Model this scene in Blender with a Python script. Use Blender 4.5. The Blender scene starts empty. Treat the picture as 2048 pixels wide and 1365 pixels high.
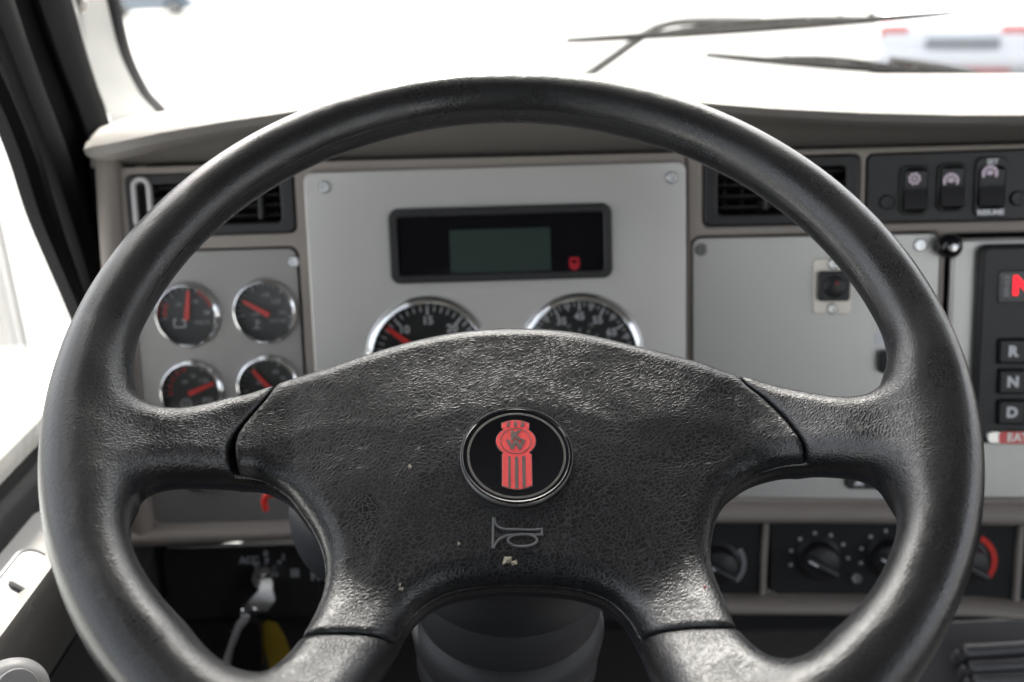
import bpy, bmesh, math, random
import numpy as np
from mathutils import Vector, Matrix

random.seed(7)
rad = math.radians
scene = bpy.context.scene
COL = scene.collection

# ------------------------------------------------------------------ camera
IMG_W, IMG_H, FPX = 2048.0, 1365.0, 1991.0
PITCH, ROLL = rad(21.0), rad(1.7)
CAM = Vector((0.0, 0.0, 2.25))
_r, _u, _b = Vector((1, 0, 0)), Vector((0, math.sin(PITCH), math.cos(PITCH))), Vector((0, -math.cos(PITCH), math.sin(PITCH)))
CX = _r * math.cos(ROLL) - _u * math.sin(ROLL)
CY = _u * math.cos(ROLL) + _r * math.sin(ROLL)
CZ = _b
def mat4(x, y, z, o):
    m = Matrix((x, y, z)).transposed().to_4x4(); m.translation = o
    return m
cam_data = bpy.data.cameras.new('camera')
cam_data.sensor_width = 36.0
cam_data.lens = FPX / IMG_W * 36.0
cam_data.clip_start, cam_data.clip_end = 0.02, 3000.0
cam_data.dof.use_dof = True
cam_data.dof.focus_distance = 0.525
cam_data.dof.aperture_fstop = 5.8
cam = bpy.data.objects.new('camera', cam_data)
COL.objects.link(cam)
cam.matrix_world = mat4(CX, CY, CZ, CAM)
scene.camera = cam

# ------------------------------------------------------------------ sky, sun, exposure
SUN_EL, SUN_AZ = rad(56.0), rad(-6.0)          # azimuth from +Y (straight ahead), negative = left
world = bpy.data.worlds.new('World'); scene.world = world; world.use_nodes = True
wn = world.node_tree.nodes; wl = world.node_tree.links
sky = wn.new('ShaderNodeTexSky'); sky.sky_type = 'NISHITA'; sky.sun_disc = False
sky.sun_elevation = SUN_EL; sky.sun_rotation = SUN_AZ
sky.air_density, sky.dust_density, sky.ozone_density = 0.6, 6.0, 0.6
# below the horizon the world colour glows, standing in for bounce off sunlit concrete
wtc = wn.new('ShaderNodeTexCoord'); wsep = wn.new('ShaderNodeSeparateXYZ'); wl.new(wtc.outputs['Generated'], wsep.inputs[0])
wmr = wn.new('ShaderNodeMapRange'); wmr.inputs['From Min'].default_value = -.03; wmr.inputs['From Max'].default_value = .0
wl.new(wsep.outputs[2], wmr.inputs['Value'])
wmx = wn.new('ShaderNodeMixRGB'); wmx.inputs[1].default_value = (4.3, 4.25, 4.15, 1)
whs = wn.new('ShaderNodeHueSaturation'); whs.inputs['Saturation'].default_value = .35; wl.new(sky.outputs[0], whs.inputs['Color'])   # white hazy sky
wl.new(whs.outputs[0], wmx.inputs[2]); wl.new(wmr.outputs[0], wmx.inputs[0])
wl.new(wmx.outputs[0], wn['Background'].inputs[0])
wn['Background'].inputs[1].default_value = 0.15
sun_data = bpy.data.lights.new('sun', 'SUN'); sun_data.energy = 3.8; sun_data.angle = rad(3.0)
sun_data.color = (1.0, 0.97, 0.92)
sun = bpy.data.objects.new('sun', sun_data); COL.objects.link(sun)
sdir = Vector((math.sin(SUN_AZ) * math.cos(SUN_EL), math.cos(SUN_AZ) * math.cos(SUN_EL), math.sin(SUN_EL)))
sun.rotation_euler = (-sdir).to_track_quat('-Z', 'Y').to_euler()
scene.view_settings.view_transform = 'Standard'
scene.view_settings.look = 'None'
scene.view_settings.gamma = 1.0
scene.view_settings.exposure = 2.55
scene.view_settings.use_white_balance = True
scene.view_settings.white_balance_temperature = 6700
scene.render.engine = 'CYCLES'
scene.cycles.use_denoising = True
scene.cycles.max_bounces = 8
scene.cycles.diffuse_bounces = 4
scene.cycles.sample_clamp_indirect = 6.0

# ------------------------------------------------------------------ geometry frames
def ray(px, py):
    return CX * ((px - IMG_W / 2) / FPX) - CY * ((py - IMG_H / 2) / FPX) - CZ
def at_depth(px, py, z):
    return CAM + ray(px, py) * z
class Frame:
    def __init__(s, o, u, v, n): s.o, s.u, s.v, s.n = o, u, v, n
    def hit(s, px, py, n=0.0):
        d = ray(px, py); o = s.o + s.n * n
        t = (o - CAM).dot(s.n) / d.dot(s.n)
        p = CAM + d * t - s.o
        return p.dot(s.u), p.dot(s.v)
    def p(s, u, v, n=0.0): return s.o + s.u * u + s.v * v + s.n * n
    def m(s, u=0, v=0, n=0.0): return mat4(s.u, s.v, s.n, s.p(u, v, n))
    def px(s, px, py, n=0.0):
        u, v = s.hit(px, py, n); return s.p(u, v, n)
    def rect(s, x0, y0, x1, y1, n=0.0):
        xc, yc = (x0 + x1) / 2, (y0 + y1) / 2
        c = s.hit(xc, yc, n)
        w = s.hit(x1, yc, n)[0] - s.hit(x0, yc, n)[0]
        h = s.hit(xc, y0, n)[1] - s.hit(xc, y1, n)[1]
        return c[0], c[1], w, h
LEAN = PITCH - rad(9.0)                                           # the dash leans away at the top
DV = Vector((0, math.sin(LEAN), math.cos(LEAN)))
DN = Vector((0, -math.cos(LEAN), math.sin(LEAN)))
DU = Vector((1, 0, 0))
DASH = Frame(at_depth(1024, 682, 0.84), DU, DV, DN)
YAW = rad(8.0)
_hu, _hv = DASH.hit(1372, 700)
WING = Frame(DASH.p(_hu, 0), DU * math.cos(YAW) + DN * math.sin(YAW), DV, DN * math.cos(YAW) - DU * math.sin(YAW))
# steering wheel frame: z = wheel axis towards the driver
_th, _ya = 0.6507, 0.0092
WNc = Vector((math.sin(_ya) * math.cos(_th), math.sin(_th), math.cos(_ya) * math.cos(_th)))
c2w = lambda v: CX * v[0] + CY * v[1] + CZ * v[2]
WN = c2w(WNc).normalized()
WV = (CY - WN * CY.dot(WN)).normalized()
WU = WV.cross(WN)
WHEEL = Frame(CAM + c2w((0.0003, -0.0137, -0.5022)), WU, WV, WN)

# ------------------------------------------------------------------ materials
def new_mat(name):
    m = bpy.data.materials.new(name); m.use_nodes = True
    nt = m.node_tree
    return m, nt, nt.nodes['Principled BSDF']
def simple(name, col, rough=0.5, metal=0.0, spec=0.5, bump=0.0, scale=300.0, emit=None, estr=0.0, var=0.0, stretch=(1, 1, 1)):
    m, nt, b = new_mat(name)
    b.inputs['Base Color'].default_value = (*col, 1)
    b.inputs['Roughness'].default_value = rough
    b.inputs['Metallic'].default_value = metal
    b.inputs['Specular IOR Level'].default_value = spec
    if emit:
        b.inputs['Emission Color'].default_value = (*emit, 1); b.inputs['Emission Strength'].default_value = estr
    if bump or var:
        tc = nt.nodes.new('ShaderNodeTexCoord'); mp = nt.nodes.new('ShaderNodeMapping')
        mp.inputs['Scale'].default_value = stretch
        nt.links.new(tc.outputs['Object'], mp.inputs[0])
        nz = nt.nodes.new('ShaderNodeTexNoise'); nz.inputs['Scale'].default_value = scale; nz.inputs['Detail'].default_value = 4
        nt.links.new(mp.outputs[0], nz.inputs['Vector'])
        if bump:
            bp = nt.nodes.new('ShaderNodeBump'); bp.inputs['Strength'].default_value = bump; bp.inputs['Distance'].default_value = 0.0006
            nt.links.new(nz.outputs[0], bp.inputs['Height']); nt.links.new(bp.outputs[0], b.inputs['Normal'])
        if var:
            n2 = nt.nodes.new('ShaderNodeTexNoise'); n2.inputs['Scale'].default_value = scale * 0.12; n2.inputs['Detail'].default_value = 5
            nt.links.new(mp.outputs[0], n2.inputs['Vector'])
            mr = nt.nodes.new('ShaderNodeMapRange'); mr.inputs['To Min'].default_value = rough - var; mr.inputs['To Max'].default_value = rough + var
            nt.links.new(n2.outputs[0], mr.inputs['Value']); nt.links.new(mr.outputs[0], b.inputs['Roughness'])
    return m
def leather(name, base, r_lo, r_hi, scale, strength, pad):
    m, nt, b = new_mat(name)
    N, L = nt.nodes, nt.links
    tc = N.new('ShaderNodeTexCoord')
    wz = N.new('ShaderNodeTexNoise'); wz.inputs['Scale'].default_value = 55; wz.inputs['Detail'].default_value = 2
    L.new(tc.outputs['Object'], wz.inputs['Vector'])
    sub = N.new('ShaderNodeVectorMath'); sub.operation = 'SUBTRACT'; sub.inputs[1].default_value = (.5, .5, .5)
    L.new(wz.outputs['Color'], sub.inputs[0])
    mul = N.new('ShaderNodeVectorMath'); mul.operation = 'SCALE'; mul.inputs['Scale'].default_value = 0.012
    L.new(sub.outputs[0], mul.inputs[0])
    add = N.new('ShaderNodeVectorMath'); add.operation = 'ADD'
    L.new(tc.outputs['Object'], add.inputs[0]); L.new(mul.outputs[0], add.inputs[1])
    wz2 = N.new('ShaderNodeTexNoise'); wz2.inputs['Scale'].default_value = 300; wz2.inputs['Detail'].default_value = 2
    L.new(add.outputs[0], wz2.inputs['Vector'])
    sub2 = N.new('ShaderNodeVectorMath'); sub2.operation = 'SUBTRACT'; sub2.inputs[1].default_value = (.5, .5, .5)
    L.new(wz2.outputs['Color'], sub2.inputs[0])
    mul2 = N.new('ShaderNodeVectorMath'); mul2.operation = 'SCALE'; mul2.inputs['Scale'].default_value = 0.0012
    L.new(sub2.outputs[0], mul2.inputs[0])
    add2 = N.new('ShaderNodeVectorMath'); add2.operation = 'ADD'
    L.new(add.outputs[0], add2.inputs[0]); L.new(mul2.outputs[0], add2.inputs[1])
    mp0 = N.new('ShaderNodeMapping'); mp0.inputs['Rotation'].default_value = (0, 0, rad(-38))
    L.new(add2.outputs[0], mp0.inputs[0])
    mp = N.new('ShaderNodeMapping'); mp.inputs['Scale'].default_value = (0.55, 1.0, 1.0)
    L.new(mp0.outputs[0], mp.inputs[0])
    vo = N.new('ShaderNodeTexVoronoi'); vo.feature = 'DISTANCE_TO_EDGE'; vo.inputs['Scale'].default_value = scale
    L.new(mp.outputs[0], vo.inputs['Vector'])
    mr = N.new('ShaderNodeMapRange'); mr.inputs['From Max'].default_value = 0.30; mr.interpolation_type = 'SMOOTHSTEP'
    L.new(vo.outputs['Distance'], mr.inputs['Value'])
    fz = N.new('ShaderNodeTexNoise'); fz.inputs['Scale'].default_value = 1600; fz.inputs['Detail'].default_value = 3
    L.new(tc.outputs['Object'], fz.inputs['Vector'])
    lz = N.new('ShaderNodeTexNoise'); lz.inputs['Scale'].default_value = 240; lz.inputs['Detail'].default_value = 3
    L.new(add.outputs[0], lz.inputs['Vector'])
    h1 = N.new('ShaderNodeMath'); h1.operation = 'MULTIPLY_ADD'; h1.inputs[1].default_value = 0.0
    L.new(fz.outputs[0], h1.inputs[0]); L.new(mr.outputs[0], h1.inputs[2])
    h2 = N.new('ShaderNodeMath'); h2.operation = 'MULTIPLY_ADD'; h2.inputs[1].default_value = 0.25
    L.new(lz.outputs[0], h2.inputs[0]); L.new(h1.outputs[0], h2.inputs[2])
    bp = N.new('ShaderNodeBump'); bp.inputs['Distance'].default_value = 0.000105
    L.new(h2.outputs[0], bp.inputs['Height'])
    # patchy wear: where hands polish the grain flat the bump fades
    pz = N.new('ShaderNodeTexNoise'); pz.inputs['Scale'].default_value = 22; pz.inputs['Detail'].default_value = 3
    L.new(tc.outputs['Object'], pz.inputs['Vector'])
    st = N.new('ShaderNodeMapRange'); st.inputs['From Min'].default_value = .35; st.inputs['From Max'].default_value = .65
    st.inputs['To Min'].default_value = strength * .7; st.inputs['To Max'].default_value = strength * 1.2
    L.new(pz.outputs[0], st.inputs['Value'])
    if not pad:                                                   # smooth polished rim, grained spokes
        sx = N.new('ShaderNodeSeparateXYZ'); L.new(tc.outputs['Object'], sx.inputs[0])
        cb = N.new('ShaderNodeCombineXYZ'); L.new(sx.outputs[0], cb.inputs[0]); L.new(sx.outputs[1], cb.inputs[1])
        ln = N.new('ShaderNodeVectorMath'); ln.operation = 'LENGTH'; L.new(cb.outputs[0], ln.inputs[0])
        rm = N.new('ShaderNodeMapRange'); rm.interpolation_type = 'SMOOTHSTEP'
        rm.inputs['From Min'].default_value = .178; rm.inputs['From Max'].default_value = .205
        rm.inputs['To Min'].default_value = 1.0; rm.inputs['To Max'].default_value = .5
        L.new(ln.outputs['Value'], rm.inputs['Value'])
        mm = N.new('ShaderNodeMath'); mm.operation = 'MULTIPLY'
        L.new(st.outputs[0], mm.inputs[0]); L.new(rm.outputs[0], mm.inputs[1]); L.new(mm.outputs[0], bp.inputs['Strength'])
    else:
        L.new(st.outputs[0], bp.inputs['Strength'])
    L.new(bp.outputs[0], b.inputs['Normal'])
    rr = N.new('ShaderNodeMapRange'); rr.inputs['From Min'].default_value = .3; rr.inputs['From Max'].default_value = .7
    rr.inputs['To Min'].default_value = r_lo; rr.inputs['To Max'].default_value = r_hi
    L.new(pz.outputs[0], rr.inputs['Value']); L.new(rr.outputs[0], b.inputs['Roughness'])
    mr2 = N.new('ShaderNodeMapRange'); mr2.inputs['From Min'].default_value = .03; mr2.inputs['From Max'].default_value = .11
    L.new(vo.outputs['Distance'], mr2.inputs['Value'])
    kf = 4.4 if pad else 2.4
    cr = N.new('ShaderNodeMixRGB'); cr.inputs[1].default_value = (base[0] * kf, base[1] * kf, base[2] * kf, 1); cr.inputs[2].default_value = (*base, 1)  # creases painted paler: their specular glint is put into the base colour
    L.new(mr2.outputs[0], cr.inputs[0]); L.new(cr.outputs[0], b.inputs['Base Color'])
    b.inputs['Specular IOR Level'].default_value = 0.65
    return m
def thin_glass(name, tint=(1, 1, 1), refl=0.06, rough=0.02):
    m, nt, b = new_mat(name); N, L = nt.nodes, nt.links
    N.remove(b)
    tr = N.new('ShaderNodeBsdfTransparent'); tr.inputs[0].default_value = (*tint, 1)
    gl = N.new('ShaderNodeBsdfGlossy'); gl.inputs['Roughness'].default_value = rough
    lw = N.new('ShaderNodeLayerWeight'); lw.inputs[0].default_value = 0.25
    mr = N.new('ShaderNodeMapRange'); mr.inputs['To Min'].default_value = refl * .6; mr.inputs['To Max'].default_value = 0.6
    L.new(lw.outputs['Fresnel'], mr.inputs['Value'])
    mx = N.new('ShaderNodeMixShader'); L.new(mr.outputs[0], mx.inputs[0]); L.new(tr.outputs[0], mx.inputs[1]); L.new(gl.outputs[0], mx.inputs[2])
    L.new(mx.outputs[0], N['Material Output'].inputs[0])
    return m

M = {}
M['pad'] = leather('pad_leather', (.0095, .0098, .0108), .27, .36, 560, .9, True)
M['rim'] = leather('rim_leather', (.0105, .0108, .0118), .245, .345, 600, .9, False)
M['under'] = simple('underside_plastic', (.012, .013, .022), .55, bump=.2, scale=600)
M['taupe'] = simple('taupe_plastic', (.285, .254, .232), .55, bump=.35, scale=900)
M['brow'] = simple('taupe_grained_pad', (.155, .145, .136), .6, bump=.8, scale=700)
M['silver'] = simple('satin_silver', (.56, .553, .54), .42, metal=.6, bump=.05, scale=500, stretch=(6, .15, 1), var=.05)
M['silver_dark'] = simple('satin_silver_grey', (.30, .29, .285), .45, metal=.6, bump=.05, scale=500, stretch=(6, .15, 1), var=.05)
M['chrome'] = simple('chrome', (.86, .87, .88), .07, metal=1.0)
M['steel'] = simple('screw_steel', (.55, .55, .55), .25, metal=1.0)
M['black'] = simple('black_plastic', (.018, .018, .02), .45, bump=.25, scale=900)
M['black_gloss'] = simple('black_gloss', (.006, .006, .008), .06)
M['black_matte'] = simple('black_matte', (.012, .012, .013), .7, bump=.2, scale=700)
M['rubber'] = simple('black_rubber', (.008, .008, .009), .8, spec=.06, bump=.2, scale=400)
M['gap'] = simple('dark_void', (.006, .006, .006), .9)
M['dial'] = simple('dial_face', (.014, .015, .016), .5)
M['white'] = simple('white_print', (.72, .74, .78), .5)
M['dimwhite'] = simple('grey_print', (.42, .43, .46), .5)
M['red'] = simple('red_needle', (.75, .03, .02), .4)
M['redprint'] = simple('red_print', (.45, .015, .015), .5)
M['lcd'] = simple('lcd_glass', (.035, .055, .048), .12)
M['redlamp'] = simple('red_lamp', (.14, .0, .006), .4, emit=(1, .01, .04), estr=.02)
M['redled'] = simple('red_led', (.5, .0, .02), .4, emit=(1, .004, .012), estr=.45)
M['icon'] = simple('lilac_icon', (.80, .66, .80), .5)
M['emblem_red'] = simple('emblem_red', (.85, .105, .105), .3)
M['emblem_steel'] = simple('emblem_steel', (.42, .41, .41), .3, metal=.9)
M['horn_glint'] = simple('horn_glint_grey', (.16, .16, .165), .28)  # bright highlights of the raised horn lines, put into a paler colour
M['fleck'] = simple('dried_fleck', (.26, .24, .19), .85)
M['redspeck'] = simple('red_speck', (.6, .06, .03), .7)
M['pillar'] = simple('pillar_trim', (.11, .11, .105), .6, bump=.4, scale=900)
M['doortrim'] = simple('door_trim', (.13, .124, .118), .55, bump=.4, scale=800)
M['doordark'] = simple('door_lower_trim', (.05, .047, .046), .6, bump=.4, scale=800)
M['lightgrey'] = simple('light_grey_plastic', (.62, .61, .63), .4)
M['doorgrey'] = simple('door_grey_plastic', (.27, .265, .27), .4)
M['shroud'] = simple('column_plastic', (.045, .047, .052), .5, bump=.25, scale=800)
M['boot'] = simple('boot_rubber', (.036, .036, .039), .55, bump=.2, scale=500)
M['cover'] = simple('cover_plastic', (.085, .085, .09), .4, bump=.2, scale=600)
M['cream'] = simple('bracket_metal', (.78, .74, .66), .35, metal=.3)
M['yellow'] = simple('yellow_tag', (.24, .16, .01), .5)
M['glass'] = thin_glass('window_glass', (.97, .985, .98))
M['lens'] = thin_glass('gauge_lens', (.98, .98, .98), refl=.05)
M['concrete'] = simple('concrete', (.13, .13, .128), .85, bump=.3, scale=6)
_nt = M['concrete'].node_tree; _tc = _nt.nodes.new('ShaderNodeTexCoord'); _nz = _nt.nodes.new('ShaderNodeTexNoise'); _nz.inputs['Scale'].default_value = .11; _nz.inputs['Detail'].default_value = 5
_mx = _nt.nodes.new('ShaderNodeMixRGB'); _mx.inputs[1].default_value = (.062, .063, .065, 1); _mx.inputs[2].default_value = (.135, .134, .131, 1)
_nt.links.new(_tc.outputs['Object'], _nz.inputs['Vector']); _nt.links.new(_nz.outputs[0], _mx.inputs[0]); _nt.links.new(_mx.outputs[0], _nt.nodes['Principled BSDF'].inputs['Base Color'])
M['headliner'] = simple('headliner', (.07, .068, .065), .9)
M['carpet'] = simple('carpet', (.02, .02, .02), .95)
M['carwhite'] = simple('white_paint', (.58, .60, .64), .25)
M['carblue'] = simple('blue_grey_paint', (.10, .16, .22), .3)
M['carrecess'] = simple('bumper_recess', (.16, .18, .21), .5)
M['cartyre'] = simple('tyre', (.02, .02, .02), .8)
M['carlamp'] = simple('tail_lamp', (.50, .13, .13), .25)
M['carglass'] = simple('car_glass', (.03, .04, .05), .05)

# ------------------------------------------------------------------ object helpers
def link(o):
    COL.objects.link(o); return o
def mesh(verts, faces, smooth=True, name='mesh'):
    me = bpy.data.meshes.new(name)
    me.from_pydata([tuple(v) for v in verts], [], faces); me.update()
    if smooth:
        me.polygons.foreach_set('use_smooth', [True] * len(me.polygons))
    return me
def sharp(me, ang=40):
    bm = bmesh.new(); bm.from_mesh(me)
    for e in bm.edges:
        if len(e.link_faces) == 2 and e.calc_face_angle(0) > rad(ang): e.smooth = False
    for f in bm.faces: f.smooth = True
    bm.to_mesh(me); bm.free()
    return me
def thing(name, label, cat, m=None, group=None, kind=None):
    o = link(bpy.data.objects.new(name, None)); o.empty_display_size = .02
    if m is not None: o.matrix_world = m
    return tag(o, label, cat, group, kind)
def tag(o, label=None, cat=None, group=None, kind=None):
    if label: o['label'] = label
    if cat: o['category'] = cat
    if group: o['group'] = group
    if kind: o['kind'] = kind
    return o
def part(name, me, mat, parent=None, m=None, label=None):
    if not me.materials: me.materials.append(M[mat] if isinstance(mat, str) else mat)
    o = link(bpy.data.objects.new(name, me))
    if parent: o.parent = parent
    if m is not None: o.matrix_local = m if parent else m
    if label: o['label'] = label
    return o
T = lambda x, y, z=0.0, rz=0.0: Matrix.Translation((x, y, z)) @ Matrix.Rotation(rz, 4, 'Z')
def structure(name, me, mat, m=None):
    o = part(name, me, mat); o['kind'] = 'structure'
    if m is not None: o.matrix_world = m
    return o
def box(w, h, d, bev=0.0, seg=2, c=(0, 0, 0)):
    bm = bmesh.new(); bmesh.ops.create_cube(bm, size=1)
    for v in bm.verts: v.co = Vector((v.co.x * w + c[0], v.co.y * h + c[1], v.co.z * d + c[2]))
    if bev: bmesh.ops.bevel(bm, geom=bm.edges[:], offset=bev, segments=seg, affect='EDGES', profile=.5)
    me = bpy.data.meshes.new('box'); bm.to_mesh(me); bm.free()
    return sharp(me, 35)
def rrect(w, h, r, n=6, c=(0, 0)):
    r = min(r, w / 2 - 1e-5, h / 2 - 1e-5); pts = []
    for cx, cy, a0 in ((w / 2 - r, h / 2 - r, 0), (-w / 2 + r, h / 2 - r, 90), (-w / 2 + r, -h / 2 + r, 180), (w / 2 - r, -h / 2 + r, 270)):
        for i in range(n + 1):
            a = rad(a0 + 90 * i / n); pts.append((c[0] + cx + r * math.cos(a), c[1] + cy + r * math.sin(a)))
    return pts
def circ(r, n=32, c=(0, 0), ry=None):
    return [(c[0] + r * math.cos(2 * math.pi * i / n), c[1] + (ry or r) * math.sin(2 * math.pi * i / n)) for i in range(n)]
def plate(loops, z0, z1, bev=0.0, res=2):
    """filled 2-D outline with holes, extruded from z0 to z1 with rounded edges"""
    cu = bpy.data.curves.new('c', 'CURVE'); cu.dimensions = '2D'; cu.fill_mode = 'BOTH'
    for lp in loops:
        sp = cu.splines.new('POLY'); sp.points.add(len(lp) - 1)
        for p, q in zip(sp.points, lp): p.co = (q[0], q[1], 0, 1)
        sp.use_cyclic_u = True
    cu.extrude = max((z1 - z0) / 2 - bev, 1e-6)
    cu.bevel_depth = bev; cu.bevel_resolution = res; cu.offset = -bev
    ob = link(bpy.data.objects.new('c', cu))
    dg = bpy.context.evaluated_depsgraph_get()
    me = bpy.data.meshes.new_from_object(ob.evaluated_get(dg))
    bpy.data.objects.remove(ob); bpy.data.curves.remove(cu)
    me.transform(Matrix.Translation((0, 0, (z0 + z1) / 2)))
    me.materials.clear()
    return sharp(me, 50)
def text(s, size, z0=0.0, th=0.0002, bold=0.0):
    cu = bpy.data.curves.new('t', 'FONT'); cu.body = s; cu.size = size; cu.align_x = 'CENTER'; cu.align_y = 'CENTER'
    cu.extrude = th; cu.offset = bold; cu.resolution_u = 3
    ob = link(bpy.data.objects.new('t', cu))
    dg = bpy.context.evaluated_depsgraph_get()
    me = bpy.data.meshes.new_from_object(ob.evaluated_get(dg))
    bpy.data.objects.remove(ob); bpy.data.curves.remove(cu)
    me.transform(Matrix.Translation((0, 0, z0 + th))); me.materials.clear()
    return me
def lathe(prof, n=48, close=False):
    vs, fs = [], []
    k = len(prof)
    for i in range(n):
        a = 2 * math.pi * i / n
        for r, z in prof: vs.append((r * math.cos(a), r * math.sin(a), z))
    for i in range(n):
        j = (i + 1) % n
        for q in range(k if close else k - 1):
            w = (q + 1) % k
            fs.append((i * k + q, j * k + q, j * k + w, i * k + w))
    me = mesh(vs, fs); bm = bmesh.new(); bm.from_mesh(me)
    bmesh.ops.remove_doubles(bm, verts=bm.verts, dist=1e-7)
    bmesh.ops.recalc_face_normals(bm, faces=bm.faces); bm.to_mesh(me); bm.free()
    return sharp(me, 45)
def loft(secs, closed=True, caps=True):
    k = len(secs[0]); vs = [p for s in secs for p in s]; fs = []
    for i in range(len(secs) - 1):
        for q in range(k if closed else k - 1):
            w = (q + 1) % k
            fs.append((i * k + q, i * k + w, (i + 1) * k + w, (i + 1) * k + q))
    if caps and closed:
        fs.append(tuple(range(k - 1, -1, -1))); fs.append(tuple((len(secs) - 1) * k + q for q in range(k)))
    me = mesh(vs, fs); bm = bmesh.new(); bm.from_mesh(me); bmesh.ops.recalc_face_normals(bm, faces=bm.faces); bm.to_mesh(me); bm.free()
    return sharp(me, 40)
def tube(pts, r, n=10, closed=False, radii=None):
    pts = [Vector(p) for p in pts]; secs = []
    L = len(pts); up = None
    for i, p in enumerate(pts):
        a = pts[(i - 1) % L] if closed or i else pts[0]; b = pts[(i + 1) % L] if closed or i < L - 1 else pts[-1]
        t = (b - a).normalized()
        if up is None: up = t.orthogonal().normalized()
        up = (up - t * up.dot(t)).normalized(); sd = t.cross(up)
        rr = radii[i] if radii else r
        secs.append([p + up * rr * math.cos(2 * math.pi * q / n) + sd * rr * math.sin(2 * math.pi * q / n) for q in range(n)])
    if closed: secs.append(secs[0])
    me = loft(secs, True, not closed)
    return me
def catmull(pts, k=6, closed=False):
    pts = [Vector(p) for p in pts]; L = len(pts); out = []
    for i in range(L if closed else L - 1):
        g = (lambda j: pts[j % L]) if closed else (lambda j: pts[max(0, min(L - 1, j))])
        a, b, c, d = g(i - 1), g(i), g(i + 1), g(i + 2)
        for q in range(k):
            t = q / k
            out.append(.5 * ((2 * b) + (c - a) * t + (2 * a - 5 * b + 4 * c - d) * t * t + (3 * b - a - 3 * c + d) * t ** 3))
    if not closed: out.append(pts[-1])
    return out
def join(mes):
    bm = bmesh.new()
    for me in mes:
        bm.from_mesh(me)
    out = bpy.data.meshes.new('joined'); bm.to_mesh(out); bm.free()
    return out
def xf(me, m): me.transform(m); return me
def screw(parent, F_m, r=0.0042, mat='steel'):
    """round head screw with a socket; F_m is the local matrix under parent"""
    o = part('screw', lathe([(0, .0016), (r * .42, .0017), (r * .45, .0026), (r * .8, .0026), (r, .0014), (r, -.001)], 20), mat, parent, F_m)
    return o

# ------------------------------------------------------------------ the ground and the sky outside
structure('ground', mesh([(-60, 6, 0), (90, 6, 0), (90, 160, 0), (-60, 160, 0)], [(0, 1, 2, 3)], False), 'concrete')

# ------------------------------------------------------------------ cab shell (the room the light comes into)
ROOF_Z, BACK_Y, RIGHT_X, LEFT_X, FLOOR_Z = 2.80, -1.05, 1.75, -0.40, 1.15
WS_BASE = at_depth(1400, 150, 1.28)
SLOPE = rad(21.4)
WSF = Frame(Vector((0, WS_BASE.y, WS_BASE.z - .02)), Vector((1, 0, 0)), Vector((0, -math.sin(SLOPE), math.cos(SLOPE))), Vector((0, -math.cos(SLOPE), -math.sin(SLOPE))))
WS_H = (ROOF_Z - WSF.o.z) / math.cos(SLOPE)
top_y = WSF.o.y - WS_H * math.sin(SLOPE)
structure('cab_roof', box(RIGHT_X - LEFT_X + .1, top_y - BACK_Y + .05, .05, c=((RIGHT_X + LEFT_X) / 2, (top_y + BACK_Y) / 2, ROOF_Z + .03)), 'headliner')
RW = (-.34, 1.68, 1.72, 2.74)                                       # rear window opening x0, x1, z0, z1
xm, xw = (RIGHT_X + LEFT_X) / 2, RIGHT_X - LEFT_X + .1
structure('cab_rear_wall', plate([[(xm - xw / 2, FLOOR_Z), (xm + xw / 2, FLOOR_Z), (xm + xw / 2, ROOF_Z), (xm - xw / 2, ROOF_Z)], rrect(RW[1] - RW[0], RW[3] - RW[2], .06, c=((RW[0] + RW[1]) / 2, (RW[2] + RW[3]) / 2))], -.025, .025), 'headliner', Matrix.Translation((0, BACK_Y, 0)) @ Matrix.Rotation(math.pi / 2, 4, 'X'))
structure('cab_floor', box(RIGHT_X - LEFT_X + .1, 2.6, .05, c=((RIGHT_X + LEFT_X) / 2, BACK_Y + 1.3, FLOOR_Z)), 'carpet')
structure('firewall', box(RIGHT_X - LEFT_X + .1, .05, 0.82, c=((RIGHT_X + LEFT_X) / 2, 1.42, FLOOR_Z + .40)), 'black_matte')
SILL_Z = 1.86
structure('cab_wall_right', box(.05, 2.5, SILL_Z - FLOOR_Z, c=(RIGHT_X, .2, (SILL_Z + FLOOR_Z) / 2)), 'headliner')
structure('cab_wall_right_rear', box(.05, .12, ROOF_Z - SILL_Z, c=(RIGHT_X, BACK_Y + .06, (SILL_Z + ROOF_Z) / 2)), 'headliner')
structure('cab_wall_left_rear', box(.05, .12, ROOF_Z - FLOOR_Z, c=(LEFT_X, BACK_Y + .06, (FLOOR_Z + ROOF_Z) / 2)), 'headliner')
blocker = thing('glare_blocker', 'dark chair shape added behind the camera, unseen, to block glare on the display', 'light blocker', Matrix.Translation((.0, -.42, 1.45)))  # unseen chair added so its dark back keeps window glare off the display
part('backrest', box(.64, .14, .86, .06, 4, c=(0, 0, .50)), 'carpet', blocker)
part('headrest', box(.56, .12, .30, .05, 4, c=(0, 0, 1.06)), 'carpet', blocker)
part('cushion', box(.54, .50, .14, .05, 4, c=(0, .18, .06)), 'carpet', blocker)
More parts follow.
